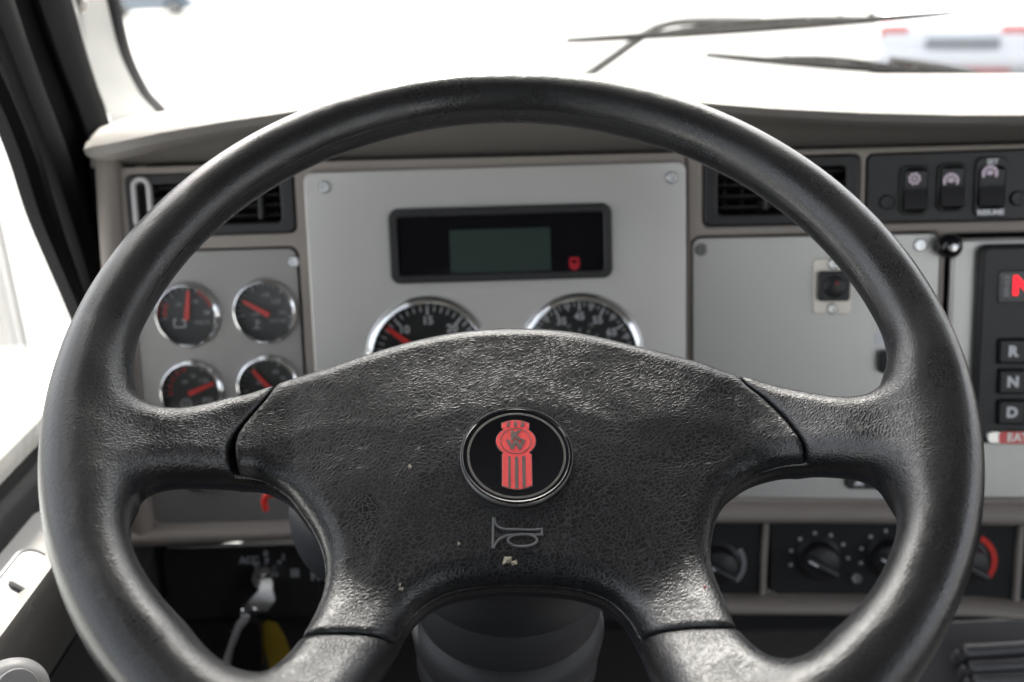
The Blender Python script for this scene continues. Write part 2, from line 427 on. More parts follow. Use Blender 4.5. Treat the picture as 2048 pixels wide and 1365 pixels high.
# windscreen
ws = part('windshield', plate([rrect(2.25, WS_H, .08)], -.003, .003), 'glass')
ws.matrix_world = WSF.m(.67, WS_H / 2, 0)
tag(ws, 'clear windshield pane above the dashboard', 'windshield')
rear_glass = part('rear_window', plate([rrect(RW[1] - RW[0] - .01, RW[3] - RW[2] - .01, .055)], -.003, .003), 'glass')
rear_glass.matrix_world = Matrix.Translation(((RW[0] + RW[1]) / 2, BACK_Y, (RW[2] + RW[3]) / 2)) @ Matrix.Rotation(math.pi / 2, 4, 'X')
tag(rear_glass, 'clear pane of the cab rear window behind the driver', 'window')
def portal(name, w, h, m):
    l = bpy.data.lights.new(name, 'AREA'); l.shape = 'RECTANGLE'; l.size, l.size_y = w, h
    l.cycles.is_portal = True
    o = link(bpy.data.objects.new(name, l)); o.matrix_world = m
    return o
portal('rear_portal', RW[1] - RW[0], RW[3] - RW[2], Matrix.Translation(((RW[0] + RW[1]) / 2, BACK_Y + .03, (RW[2] + RW[3]) / 2)) @ Matrix.Rotation(math.pi / 2, 4, 'X'))
portal('windshield_portal', 2.3, WS_H, mat4(WSF.u, -WSF.v, -WSF.n, WSF.p(.67, WS_H / 2, .01)))

# ------------------------------------------------------------------ dashboard
dash = thing('dashboard', 'taupe truck dashboard with padded brow and moulded fascia behind the steering wheel', 'dashboard', DASH.m())
Dinv = DASH.m().inverted()
def loc(p): return Dinv @ p
def dpoly(F, pts, n=0.0): return [F.hit(x, y, n) for x, y in pts]
def hole(F, x0, y0, x1, y1, r=.008, n=0.0):
    u, v, w, h = F.rect(x0, y0, x1, y1, n); return rrect(w, h, r, c=(u, v))
# fascia, driver's side
outer = dpoly(DASH, [(238, 336), (640, 323), (1371, 305), (1371, 1040), (600, 1062), (285, 1078), (256, 900), (236, 600)])
part('fascia', plate([outer, hole(DASH, 257, 345, 592, 472, .006), hole(DASH, 283, 503, 615, 1052, .008), hole(DASH, 650, 370, 1350, 970, .006)], -.022, 0, .0010), 'taupe', dash)
# fascia, angled wing
outer = dpoly(WING, [(1373, 305), (2048, 287), (2300, 280), (2300, 1046), (1373, 1041)])
wing_m = Dinv @ WING.m()
part('fascia', plate([outer, hole(WING, 1404, 313, 1718, 452, .006), hole(WING, 1727, 300, 2250, 443, .006),
                      hole(WING, 1378, 474, 1868, 1003, .008), hole(WING, 1880, 470, 2250, 1003, .006)], -.022, 0, .0025), 'taupe', dash, wing_m)
part('backing', plate([dpoly(DASH, [(250, 330), (1371, 300), (1371, 1050), (290, 1080)])], -.052, -.049), 'gap', dash)
part('backing', plate([dpoly(WING, [(1373, 300), (2300, 280), (2300, 1050), (1373, 1050)])], -.052, -.049), 'gap', dash, wing_m)
# left edge column
pts = [(212, 322), (217, 420), (222, 500), (232, 620), (246, 760), (262, 900), (276, 1000), (286, 1085)]
secs = []
for x, y in pts:
    c = Vector((*DASH.hit(x, y, .004), .004)); w = .0085
    secs.append([c + Vector((w * 1.15 * math.cos(a), 0, .010 * math.sin(a) - .004)) for a in [i * math.pi / 8 for i in range(9)]] + [c + Vector((-w, 0, -.045)), c + Vector((w, 0, -.045))])
part('side_column', loft(secs), 'taupe', dash)
# lower lip
def lip(F, pts, m, t0=0.0):
    secs = []
    for x, yt, yb in pts:
        a = Vector((*F.hit(x, yt), 0)); b = Vector((*F.hit(x, yb), 0)); h = (a - b).length / 2; c = (a + b) / 2
        secs.append([c + Vector((0, h * math.sin(t), .016 * math.cos(t) - .004)) for t in [rad(q) for q in range(-90, 91, 15)]] + [c + Vector((0, h, -.03)), c + Vector((0, -h, -.03))])
    return part('lower_lip', loft(secs), 'taupe', dash, m)
lip(DASH, [(272, 1054, 1094), (430, 1048, 1086), (600, 1042, 1078), (1000, 1026, 1062), (1372, 1006, 1046)], None)
lip(WING, [(1372, 1006, 1046), (1700, 1004, 1047), (2048, 1006, 1052), (2300, 1008, 1056)], wing_m)
lip(WING, [(1380, 1196, 1226), (1700, 1197, 1228), (1960, 1202, 1232), (2048, 1210, 1240), (2300, 1222, 1256)], wing_m)
# brow: lip, soffit and dash top in one sweep
st = [  # px x, lip top y, lip bottom y, soffit/fascia y, far edge y
    (182, 283, 318, 336, 262), (200, 266, 324, 335, 246), (240, 256, 320, 334, 236), (330, 240, 298, 332, 223), (450, 222, 274, 329, 206), (600, 201, 250, 325, 187),
    (760, 184, 232, 320, 170), (900, 175, 220, 316, 160), (1040, 172, 215, 312, 153), (1200, 174, 218, 309, 150), (1372, 186, 229, 305, 149), (1540, 198, 243, 300, 149),
    (1720, 205, 254, 296, 149), (1900, 210, 258, 291, 149), (2060, 212, 256, 287, 149), (2350, 214, 252, 280, 149)]
secs = []
for x, yt, yb, ys, yf in st:
    F = DASH if x <= 1372 else WING
    nl = .062 if x > 250 else .03 + .032 * (x - 182) / 68
    top = F.px(x, yt, nl - .012); bot = F.px(x, yb, nl - .008); so = F.px(x, ys, -.012)
    far = at_depth(x, yf, 1.16); mid = (top + bot) / 2 + F.n * .014
    f1 = top + F.n * .009 + (bot - top) * .12; f2 = bot + F.n * .010 + (top - bot) * .2
    back = far + Vector((0, 0.02, -.12))
    secs.append([far, far * .5 + top * .5 + Vector((0, 0, .002)), far * .12 + top * .88 + Vector((0, 0, .001)), top, f1, mid, f2, bot, bot - F.n * .012 + F.v * .002, so * .6 + bot * .4 + F.v * .006, so, so - F.n * .05, back])
secs = [[Dinv @ p for p in s] for s in secs]
part('brow', loft(secs), 'brow', dash)

# silver plates -------------------------------------------------------------
def panel(name, label, F, x0, y0, x1, y1, holes, mat, screws, n=0.0, th=.004, r=.007):
    u, v, w, h = F.rect(x0, y0, x1, y1, n)
    t = thing(name, label, 'panel', F.m(u, v, n), 'silver trim plates on the dashboard')
    lo = [rrect(w, h, r)]
    for (hx, hy, hr) in holes:
        a, b = F.hit(hx, hy, n); lo.append(circ(hr, 40, (a - u, b - v)))
    part('face_plate', plate(lo, 0, th, .0012), mat, t)
    for sx, sy in screws:
        a, b = F.hit(sx, sy, n); screw(t, T(a - u, b - v, th - .0004, random.random()), .0052)
    return t
GPX = 0.84 / FPX
small = [(375, 630), (530, 623), (384, 784), (537, 774), (404, 926)]
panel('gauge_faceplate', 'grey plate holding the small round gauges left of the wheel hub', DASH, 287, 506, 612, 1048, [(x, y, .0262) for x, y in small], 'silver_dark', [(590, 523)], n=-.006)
panel('instrument_panel', 'large silver plate behind the top of the wheel carrying the display and two big dials', DASH, 628, 343, 1371, 990, [(858, 717, .0515), (1161, 711, .0515)], 'silver', [(651, 375), (1340, 356)], n=.0005, th=.005)
panel('switch_plate', 'plain silver plate right of the instruments with two small black switches', WING, 1381, 477, 1865, 1000, [], 'silver', [(1402, 499), (1837, 490)], n=-.006)

# gauges --------------------------------------------------------------------
def ticks(r0, r1, angs, w):
    mes = []
    for a, l, ww in angs:
        t = rad(90 - a)
        b = box((r1 - r0) * l, w * ww, .0003); b.transform(Matrix.Rotation(t, 4, 'Z') @ Matrix.Translation((r1 - (r1 - r0) * l / 2, 0, 0)))
        mes.append(b)
    return join(mes)
def arc(r0, r1, a0, a1, n=24, gap=0):
    mes = []
    segs = [(a0, a1)] if not gap else [(a0 + (a1 - a0) * i / gap, a0 + (a1 - a0) * (i + .62) / gap) for i in range(gap)]
    for b0, b1 in segs:
        o = [(r1 * math.sin(rad(b0 + (b1 - b0) * i / n)), r1 * math.cos(rad(b0 + (b1 - b0) * i / n))) for i in range(n + 1)]
        i_ = [(r0 * math.sin(rad(b0 + (b1 - b0) * i / n)), r0 * math.cos(rad(b0 + (b1 - b0) * i / n))) for i in range(n, -1, -1)]
        mes.append(plate([o + i_], 0, .0002))
    return join(mes)
def gauge(label, px, py, R, n, pivot, nang, nlen, nw, group):
    u, v = DASH.hit(px, py, n)
    g = thing('gauge', label, 'gauge', DASH.m(u, v, n), group)
    k = R / .0285
    part('bezel', lathe([(R * .84, -.004), (R * .84, .0050 * k ** .5), (R * .855, .0062 * k ** .5), (R * .88, .0060 * k ** .5), (R * .94, .0036 * k ** .5), (R * .99, .0010), (R * 1.0, .0002), (R, -.001)], 72), 'chrome', g)
    part('dial', lathe([(0, -.004), (R * .90, -.004), (R * .90, -.012), (0, -.012)], 48), 'dial', g)
    nd = plate([[(-nw * .55, 0), (nw * .55, 0), (nw * .34, nlen), (-nw * .34, nlen)]], 0, .0012, .0003)
    nb = part('needle', nd, 'red', g, T(pivot[0], pivot[1], -.0005, -rad(nang)))
    part('lens', lathe([(0, .0016), (R * .87, .0014)], 40), 'lens', g)
    return g
def note(g, s, size, x, y, mat='dimwhite', rz=0, bold=0.0):
    return part('lettering', text(s, size, 0, .00012, bold), mat, g, T(x, y, -.0038, rz))
K = GPX
SM = 'small round gauges left of the wheel hub'
g = gauge('small voltage gauge, upper left of its cluster, needle pointing straight up', 375, 630, .0285, -.002, (-.0012, -.0045), 8, .025, .0042, SM)
part('scale_marks', ticks(.019, .0232, [(a, 1, 1) for a in (-100, -40, 20, 80)] + [(a, .5, .7) for a in range(-100, 81, 15)], .0009), 'dimwhite', g, T(0, 0, -.0037))
part('red_zone', arc(.0185, .0228, 25, 76, 6, 5), 'redprint', g, T(0, 0, -.0036))
part('red_zone', arc(.0185, .0222, -96, -62, 8), 'redprint', g, T(0, 0, -.0036))
note(g, '10', .0052, -.0085, .0085); note(g, '14', .0052, .0058, .0105); note(g, '16', .0055, .0150, .0010, 'white'); note(g, 'VOLTS', .0045, .0108, -.0075)
batt = join([xf(box(.0092, .0009, .0002), T(0, -.0028)), xf(box(.0009, .0064, .0002), T(.0046, 0)), xf(box(.0009, .0064, .0002), T(-.0046, 0)), xf(box(.003, .0009, .0002), T(.003, .0030)), xf(box(.0016, .002, .0002), T(-.0036, .0036))])
part('battery_symbol', batt, 'white', g, T(-.0085, -.0080, -.0037))
g = gauge('small water temperature gauge, upper right of its cluster, needle pointing upper left', 530, 623, .0285, -.002, (.0032, -.0036), -59, .0245, .0042, SM)
part('scale_marks', ticks(.019, .0232, [(a, 1, 1) for a in (-100, -30, 40, 105)] + [(a, .5, .7) for a in range(-100, 106, 12)], .0009), 'dimwhite', g, T(0, 0, -.0037))
note(g, '190', .0050, .0000, .0130); note(g, '220', .0056, .0085, .0075, 'dimwhite'); note(g, '100', .0048, -.0095, -.0030); note(g, '250', .0044, .0135, -.0020); note(g, 'WATER', .0042, .0095, -.0090)
part('thermometer_symbol', join([xf(box(.0012, .0075, .0002), T(0, 0)), xf(box(.003, .0008, .0002), T(.002, .0020)), xf(box(.003, .0008, .0002), T(.002, 0)), xf(box(.0075, .0009, .0002), T(0, -.0042))]), 'dimwhite', g, T(-.0088, -.0105, -.0037))
g = gauge('small air pressure gauge, lower left of its cluster, needle pointing right', 384, 784, .0285, -.002, (-.0030, -.0020), 68, .0235, .0042, SM)
part('scale_marks', ticks(.019, .0232, [(a, 1, 1) for a in (-100, -35, 25, 80)] + [(a, .5, .7) for a in range(-100, 101, 12)], .0009), 'dimwhite', g, T(0, 0, -.0037))
part('red_zone', arc(.0180, .0212, -100, -8, 14, 5), 'redprint', g, T(0, 0, -.0036))
note(g, '60', .005, -.0065, .0080); note(g, '90', .0046, .0008, .0125); note(g, '120', .0058, .0092, .0085); note(g, 'PSI', .0075, .0118, -.0092); note(g, '1', .0085, -.0070, -.0110)
part('ring_symbol', arc(.0036, .0046, 0, 360, 28), 'dimwhite', g, T(-.0070, -.0110, -.0037))
g = gauge('small oil pressure gauge, lower right of its cluster, partly hidden by the horn pad', 537, 774, .0285, -.002, (.0028, -.0040), -39, .0245, .0042, SM)
part('scale_marks', ticks(.019, .0232, [(a, 1, 1) for a in (-100, -35, 25, 80)] + [(a, .5, .7) for a in range(-100, 101, 12)], .0009), 'dimwhite', g, T(0, 0, -.0037))
note(g, '30', .0048, -.0090, .0030); note(g, '60', .0056, .0060, .0120); note(g, '90', .0054, .0120, .0060)
g = gauge('round gauge showing only its lower chrome edge under the left spoke', 404, 926, .0285, -.002, (.0, -.0030), -70, .0235, .0042, SM)
part('scale_marks', ticks(.019, .0232, [(a, 1, 1) for a in (-100, -35, 25, 80)], .0009), 'dimwhite', g, T(0, 0, -.0037))
BG = 'two large dials on the instrument panel'
g = gauge('large tachometer dial with red needle, behind the hub on the left', 858, 717, .0552, .003, (0, 0), -52, .0435, .0055, BG)
part('scale_marks', ticks(.0365, .0440, [(a, 1, 1.5) for a in range(-120, 121, 40)] + [(a, .62, .9) for a in range(-120, 121, 8)], .0012), 'white', g, T(0, 0, -.0037))
for i, s in enumerate(('0', '5', '10', '15', '20', '25', '30')):
    a = rad(-120 + 40 * i); note(g, s, .0095, .0315 * math.sin(a), .0315 * math.cos(a), 'white', 0, .0002)
note(g, 'RPM x100', .005, 0, -.018)
g = gauge('large speedometer dial numbered to eighty-five, behind the hub on the right', 1161, 711, .0552, .003, (0, 0), -126, .0435, .0055, BG)
part('scale_marks', ticks(.0375, .0445, [(a, 1, 1.5) for a in range(-112, 113, 28)] + [(a - 14, .85, 1.2) for a in range(-84, 113, 28)] + [(-112 + 5.6 * q, .5, .8) for q in range(41)], .0011), 'white', g, T(0, 0, -.0037))
for i in range(9):
    a = rad(-112 + 28 * i); note(g, str(5 + 10 * i), .0088, .0325 * math.sin(a), .0325 * math.cos(a), 'white', 0, .0002)
part('inner_scale', ticks(.0190, .0225, [(-126 + 21 * q, 1, 1) for q in range(13)], .0011), 'dimwhite', g, T(0, 0, -.0037))
for q in range(1, 13, 2):
    a = rad(-126 + 21 * q); note(g, str(20 * q // 2 * 1), .0045, .0262 * math.sin(a), .0262 * math.cos(a), 'dimwhite')
note(g, 'MPH', .006, 0, -.012)

# display unit ---------------------------------------------------------------
n = .0055
u, v, w, h = DASH.rect(779, 409, 1224, 567, n)
d = thing('driver_display', 'dark rectangular driver information display above the two big dials', 'display', DASH.m(u, v, n))
def arched(w, h, r, rise):
    o = rrect(w, h, r, 8)
    return [(x, y + (rise * (1 - (2 * x / w) ** 2) if y > 0 else 0)) for x, y in o]
part('bezel', plate([arched(w, h - .004, .008, .003), arched(w - .014, h - .018, .003, .002)], 0, .005, .0016), 'black', d)
part('window', plate([rrect(w - .012, h - .014, .003)], -.0004, .0005), 'black_gloss', d)
a, b, ww, hh = DASH.rect(900, 458, 1101, 545, n)
part('screen', plate([rrect(ww, hh, .001)], .0006, .0009), 'lcd', d, T(a - u, b - v))
a, b, ww, hh = DASH.rect(1138, 515, 1159, 537, n)
part('warning_lamp', join([plate([rrect(ww, hh, .002), rrect(ww * .45, hh * .28, .0005, c=(0, hh * .12))], .0006, .0009), xf(box(ww * .5, hh * .2, .0003), T(0, -hh * .6, .00075))]), 'redlamp', d, T(a - u, b - v))

# air vents --------------------------------------------------------------------
def vent(label, F, x0, y0, x1, y1, lever):
    n = -.004
    u, v, w, h = F.rect(x0, y0, x1, y1, n)
    t = thing('air_vent', label, 'air vent', F.m(u, v, n), 'black air vents in the dashboard')
    part('frame', plate([rrect(w, h, .006), rrect(w - .022, h - .018, .004)], -.004, .0045, .0016), 'black', t)
    part('duct', plate([rrect(w - .004, h - .004, .004)], -.034, -.032), 'gap', t)
    iw, ih = w - .022, h - .018
    for i in range(4):
        y = -ih / 2 + ih * (i + .5) / 4
        part('louver', xf(box(iw, .0016, .012, .0006), T(0, y, -.008) @ Matrix.Rotation(rad(-18), 4, 'X')), 'black', t)
    for i in range(7):
        x = -iw / 2 + iw * (i + .5) / 7
        part('blade', xf(box(.0014, ih, .010, .0005), T(x, 0, -.020)), 'black', t)
    return t, w, h
t, w, h = vent('black air vent at the far left with a pale slotted lever', DASH, 256, 345, 590, 470, True)
a, b = DASH.hit(289, 408, -.004); c = t.matrix_world.inverted() @ DASH.p(a, b, -.004)
part('lever_bezel', plate([rrect(.0165, .044, .0082, 10), rrect(.0085, .036, .0042, 10)], .001, .007, .0014), 'lightgrey', t, T(c.x, c.y))
part('lever_slot', plate([rrect(.0095, .037, .0045, 10)], -.002, .0005), 'gap', t, T(c.x, c.y))
part('thumb_pivot', box(.004, h * .55, .008, .0012), 'black', t, T(w * .30, 0, .001))
t, w, h = vent('black air vent behind the right upper rim of the wheel', WING, 1406, 315, 1716, 450, False)
part('thumb_pivot', box(.004, h * .55, .008, .0012), 'black', t, T(-w * .1, 0, .001))

# rocker switch strip ----------------------------------------------------------
n = -.004
u, v, w, h = WING.rect(1729, 302, 2240, 441, n)
sp = thing('switch_strip', 'black rocker switch strip under the brow at the right', 'switch panel', WING.m(u, v, n))
part('strip_plate', plate([rrect(w, h, .005)], -.003, .003, .0012), 'black', sp)
for sx, sy in ((1772, 405), (2032, 397)):
    a, b = WING.hit(sx, sy, n); screw(sp, T(a - u, b - v, .003), .006, 'black')
def gear():
    o = []
    for i in range(48):
        a = 2 * math.pi * i / 48; r = .0052 if (i // 3) % 2 else .0041; o.append((r * math.cos(a), r * math.sin(a)))
    return join([plate([o, circ(.0028, 24)], 0, .0003), plate([circ(.0015, 16)], 0, .0003)])
def cruise():
    mes = [arc(.0044, .0062, -125, 125, 30), plate([circ(.0016, 16)], 0, .0002)]
    mes += [xf(box(.0011, .0036, .0002), Matrix.Rotation(rad(-a), 4, 'Z') @ T(0, .0032)) for a in (-90, -45, 0, 45, 90)]
    return join(mes)
RS = 'rocker switches in the strip under the brow'
for (x0, y0, x1, y1, ix, iy, ic, lab) in ((1800, 334, 1853, 427, 1829, 358, 'g', 'black rocker switch with a gear shaped icon, first in the strip'),
                                 (1874, 329, 1926, 421, 1902, 362, 'c', 'black rocker switch with a dial icon and no lettering, middle of the strip'),
                                 (1949, 318, 2007, 432, 1980, 347, 'c', 'black rocker switch lettered SET and RESUME, third in the strip')):
    u, v, w, h = WING.rect(x0, y0, x1, y1, n)
    t = thing('rocker_switch', lab, 'switch', WING.m(u, v, n + .003), RS)
    tall = 'RESUME' in lab; kh = h * (.70 if tall else .90)
    part('surround', plate([rrect(w * 1.12, h * 1.06, .006), rrect(w * .90, kh * 1.04, .005)], 0, .003, .001), 'black', t)
    part('well', plate([rrect(w * .92, kh * 1.05, .005)], -.0006, .0002), 'gap', t)
    prof = [(-kh / 2, .001), (-kh / 2 + .002, .0075), (-kh * .05, .0045), (0, .0038), (kh * .08, .0035), (kh / 2 - .002, .0042), (kh / 2, .001)]
    hw = w * .43
    part('rocker', loft([[Vector((x, y, z)) for y, z in prof] for x in (-hw, -hw * .93, hw * .93, hw)]), 'black_gloss' if ic == 'x' else 'black', t)
    a, b = WING.hit(ix, iy, n + .0075)
    part('icon', gear() if ic == 'g' else cruise(), 'icon', t, T(a - u, b - v, .0046) @ Matrix.Scale(.98, 4))
    if tall:
        part('lettering', text('SET', .0055, 0, .0001, .0002), 'white', t, T(0, h * .44, .0032))
        part('lettering', text('RESUME', .0056, 0, .0001, .0003), 'white', t, T(0, -h * .44, .0032))

# transmission selector ----------------------------------------------------------
n = -.006
u, v, w, h = WING.rect(1886, 479, 2240, 1000, n)
ts = thing('gear_selector', 'push-button gear selector with letters R, N, D in a silver surround at the right edge', 'gear selector', WING.m(u, v, n))
L_ = lambda px, py, z=.0: (WING.hit(px, py, n + z)[0] - u, WING.hit(px, py, n + z)[1] - v)
part('surround', plate([rrect(w, h, .008)], 0, .008, .003), 'silver', ts)
_a = WING.rect(1951, 491, 2240, 893, n + .018)
part('keypad_body', plate([rrect(_a[2], _a[3], .008)], .006, .018, .004), 'black', ts, T(_a[0] - u, _a[1] - v))
_a = WING.rect(1996, 541, 2150, 606, n + .019)
part('readout_window', plate([rrect(_a[2], _a[3], .003)], .017, .0192, .0008), 'black_gloss', ts, T(_a[0] - u, _a[1] - v))
x, y = L_(2046, 573, .0194)
part('lettering', text('N', .020, 0, .0002, .0009), 'redled', ts, T(x, y, .0194))
x, y = L_(2014, 573, .0194)
part('lettering', text('SERVICE', .0048, 0, .0001), 'dimwhite', ts, T(x, y, .0194, rad(90)))
for s, px, py in (('R', 2026, 704), ('N', 2026, 765), ('D', 2024, 826)):
    x, y = L_(px, py, .0226)
    b = part('button', plate([rrect(.0195, .0185, .002)], .015, .0225, .0012), 'black', ts, T(x, y))
    part('button_well', plate([rrect(.0225, .0215, .002)], .0172, .0183), 'gap', ts, T(x, y))
    part('letter', text(s, .0115, 0, .0002, .0006), 'white', b, T(0, 0, .0226))
_a = WING.rect(1972, 862, 2160, 890, n + .0205)
bd = part('badge', plate([rrect(_a[2], _a[3], .005)], .017, .0205, .0014), 'steel', ts, T(_a[0] - u, _a[1] - v), 'red and chrome name badge')
part('enamel', plate([rrect(_a[2] - .013, _a[3] - .002, .003)], .020, .0209), 'emblem_red', bd, T(.003, 0))
part('lettering', text('EATON', .0095, 0, .0001, .0003), 'emblem_steel', bd, T(-.004, 0, .0210))
x, y = L_(1903, 494, .02)
part('corner_knob', lathe([(0, .0250), (.004, .0245), (.0075, .022), (.0098, .017), (.0102, .012), (.0098, .006), (.0098, .0)], 28), 'black_gloss', ts, T(x, y))
part('corner_knob_rivet', lathe([(0, .0272), (.003, .0266), (.0042, .0235)], 16), 'steel', ts, T(x, y))

# small switches on the right plate ---------------------------------------------
n = -.002
u, v, w, h = WING.rect(1626, 517, 1702, 628, n)
t = thing('toggle_switch', 'small square black switch on a bright metal bracket behind the right rim', 'switch', WING.m(u, v, n))
part('bracket', plate([rrect(w, h, .003)], 0, .0022, .0008), 'cream', t)
part('body', plate([rrect(.0255, .0245, .003)], .002, .0085, .0015), 'black', t, T(.0005, .0005))
part('button', lathe([(0, .0102), (.008, .0100), (.0092, .0088), (.0092, .008)], 28), 'black', t, T(.0005, .0005))
part('mark', plate([circ(.0011, 12)], .0103, .0105), 'redlamp', t, T(.002, .0035))
screw(t, T(0, h * .40, .0022), .0045); screw(t, T(0, -h * .40, .0022), .0045)
u, v, w, h = WING.rect(1754, 700, 1812, 745, n)
t = thing('rocker_switch', 'small black switch peeking out beside the right spoke joint', 'switch', WING.m(u, v, n))
part('body', plate([rrect(w, h, .004)], 0, .008, .002), 'black', t)
part('rocker', plate([rrect(w * .7, h * .7, .003)], .008, .0105, .001), 'black', t)
u, v, w, h = WING.rect(1750, 664, 1790, 691, n)
t = thing('paper_label', 'white label above the small black switch by the right rim', 'label', WING.m(u, v, n))
part('sheet', plate([rrect(w, h, .004)], 0, .0006), 'white', t)
u, v, w, h = WING.rect(1689, 925, 1850, 977, n)
t = thing('arrow_button_strip', 'black strip with a white up arrow showing through the right opening', 'button strip', WING.m(u, v, n))
part('body', plate([rrect(w, h, .004)], 0, .004, .0015), 'black', t)
for px, up in ((1718, 1), (1772, -1)):
    a, b = WING.hit(px, 963, n + .004)
    part('arrow', plate([[(-.0042, -.0036 * up), (.0042, -.0036 * up), (0, .0040 * up)]], .004, .0044), 'white', t, T(a - u, b - v))

# climate control strip ------------------------------------------------------------
n = -.012
def climate(label, x0, x1, knobs, screws, y0=1040, y1=1204):
    u, v, w, h = WING.rect(x0, y0, x1, y1, n)
    t = thing('climate_panel', label, 'control panel', WING.m(u, v, n), 'black climate control panels')
    part('panel_face', plate([rrect(w, h, .004)], -.004, .002, .001), 'black_matte', t)
    for px, py, kind in knobs:
        a, b = WING.hit(px, py, n); m = T(a - u, b - v, .002)
        k = part('knob', join([lathe([(0, .017), (.0125, .0165), (.0150, .015), (.0165, .002), (.0195, .0)], 40)]), 'black', t, m)
        part('grip', xf(box(.0075, .030, .010, .003, 3), T(0, 0, .020) @ Matrix.Rotation(rad(60), 4, 'Z')), 'black', k)
        part('pointer', xf(box(.0016, .009, .0006, .0002), Matrix.Rotation(rad(60), 4, 'Z') @ T(0, .0095, .0254)), 'white', k)
        if kind == 'dots':
            for q in range(7):
                an = rad(-105 + 32 * q); part('mark', lathe([(0, .0005), (.0017, .0003), (.0018, 0)], 10), 'dimwhite', t, m @ T(.0245 * math.sin(an), .0235 * math.cos(an), .0004))
        elif kind == 'red':
            part('heat_arc', arc(.0215, .0262, 30, 125, 20), 'red', t, m @ T(0, 0, .0006))
        else:
            part('cold_arc', arc(.0200, .0240, 55, 140, 20, 9), 'dimwhite', t, m @ T(0, 0, .0006))
    for px, py in screws:
        a, b = WING.hit(px, py, n); screw(t, T(a - u, b - v, .0018), .0055, 'steel')
    return t
climate('narrow black climate panel with one knob beside the horn pad', 1376, 1519, [(1437, 1124, 'cold')], [])
climate('wide black climate panel with three knobs behind the right lower rim', 1536, 2025, [(1637, 1116, 'dots'), (1778, 1112, 'dots'), (1928, 1120, 'red')], [(1711, 1154), (1540, 1187)])
climate('black panel at the right edge beyond the climate divider', 2042, 2300, [], [])
for i, (xt, xb) in enumerate(((1531, 1523), (2040, 2028))):
    secs = []
    for x, y in ((xt, 1036), ((xt + xb) / 2, 1120), (xb, 1204)):
        c = Vector((*WING.hit(x, y, n), n)); secs.append([c + Vector((sx * .003, 0, z)) for sx, z in ((-1, -.004), (1, -.004), (1, .004), (.5, .006), (-.5, .006), (-1, .004))])
    part('divider', loft(secs), 'taupe', dash, wing_m)

# ignition panel, key and tags -------------------------------------------------------
n = -.03
u, v, w, h = DASH.rect(330, 1092, 640, 1236, n)
ig = thing('ignition_console', 'black ignition panel with white position marks under the dash at the left', 'panel', DASH.m(u, v, n))
part('panel_face', plate([rrect(w, h, .006)], -.004, .002, .0015), 'black_matte', ig)
I_ = lambda px, py: (DASH.hit(px, py, n)[0] - u, DASH.hit(px, py, n)[1] - v)
x, y = I_(534, 1148)
ring = part('lock_cylinder', lathe([(0, .008), (.0055, .008), (.0062, .0125), (.0105, .0125), (.0128, .008), (.0130, .002)], 36), 'chrome', ig, T(x, y))
for s, px, py, sz in (('ACC', 500, 1119, .0085), ('0', 533, 1106, .0075), ('I', 568, 1113, .0075), ('III', 591, 1145, .0105)):
    x, y = I_(px, py); part('lettering', text(s, sz, 0, .0002, .0004), 'dimwhite', ig, T(x, y, .0024))
for px, py in ((511, 1127), (535, 1118), (560, 1123)):
    x, y = I_(px, py); part('mark', plate([circ(.0017, 12)], .002, .0026), 'dimwhite', ig, T(x, y))
x, y = I_(632, 1150)
part('lettering', text('H', .012, 0, .0002, .0005), 'dimwhite', ig, T(x, y, .0024))
key = thing('ignition_key', 'metal key hanging from the ignition lock', 'key', mat4(DU, DV, DN, DASH.px(534, 1150, -.008)))
kz = lambda px, py, n2: key.matrix_world.inverted() @ DASH.px(px, py, n2)
blade = [kz(534, 1156, -.004), kz(532, 1180, .004), kz(524, 1200, .008), kz(512, 1222, .010)]
wid = [.0045, .0060, .0115, .0105]
secs = [[p + Vector((-q, 0, .0012)), p + Vector((q, 0, .0012)), p + Vector((q, 0, -.0012)), p + Vector((-q, 0, -.0012))] for p, q in zip(catmull(blade, 4), np.interp(np.linspace(0, 3, 13), range(4), wid))]
part('key_bow', loft(secs), M['steel'], key)
rc = kz(498, 1226, .012)
part('key_ring', tube([rc + Vector((.0065 * math.cos(a), .0075 * math.sin(a), .002 * math.sin(2 * a))) for a in [i * 2 * math.pi / 24 for i in range(24)]], .0012, 8, True), 'chrome', key)
def strip(name, label, cat, pxs, n2, w0, mat, th=.0016):
    P = [DASH.px(x, y, n2) for x, y, _ in pxs]; o = P[0]
    t = mat4(DU, DV, DN, o); inv = t.inverted(); L2 = [inv @ p for p in P]; secs = []
    for i, p in enumerate(L2):
        a = L2[max(0, i - 1)]; b = L2[min(len(L2) - 1, i + 1)]; d_ = (b - a).normalized(); s_ = Vector((d_.y, -d_.x, 0)) * w0 * pxs[i][2]
        secs.append([p - s_ + Vector((0, 0, th)), p + s_ + Vector((0, 0, th)), p + s_ - Vector((0, 0, th)), p - s_ - Vector((0, 0, th))])
    me = loft(secs); me.materials.append(M[mat]); ob = link(bpy.data.objects.new(name, me)); ob.matrix_world = t
    return tag(ob, label, cat)
strip('key_tag', 'white strip tag hanging from the key ring', 'tag', [(494, 1230, .6), (484, 1250, 1.2), (474, 1280, 1.3), (458, 1318, 1), (443, 1350, .7), (430, 1380, .6)], .014, .0042, 'lightgrey')
strip('key_tag', 'yellow tag hanging below the key', 'tag', [(528, 1248, .5), (538, 1255, 1.1), (550, 1285, 1.4), (560, 1320, 1.5), (570, 1360, 1.5)], .008, .0068, 'yellow')
strip('key_fob', 'black key fob with a bright glint hanging under the key', 'key fob', [(512, 1240, .6), (505, 1260, 1.1), (498, 1300, 1.6), (494, 1340, 1.8), (492, 1380, 1.7)], .018, .0078, 'black_gloss', .005)
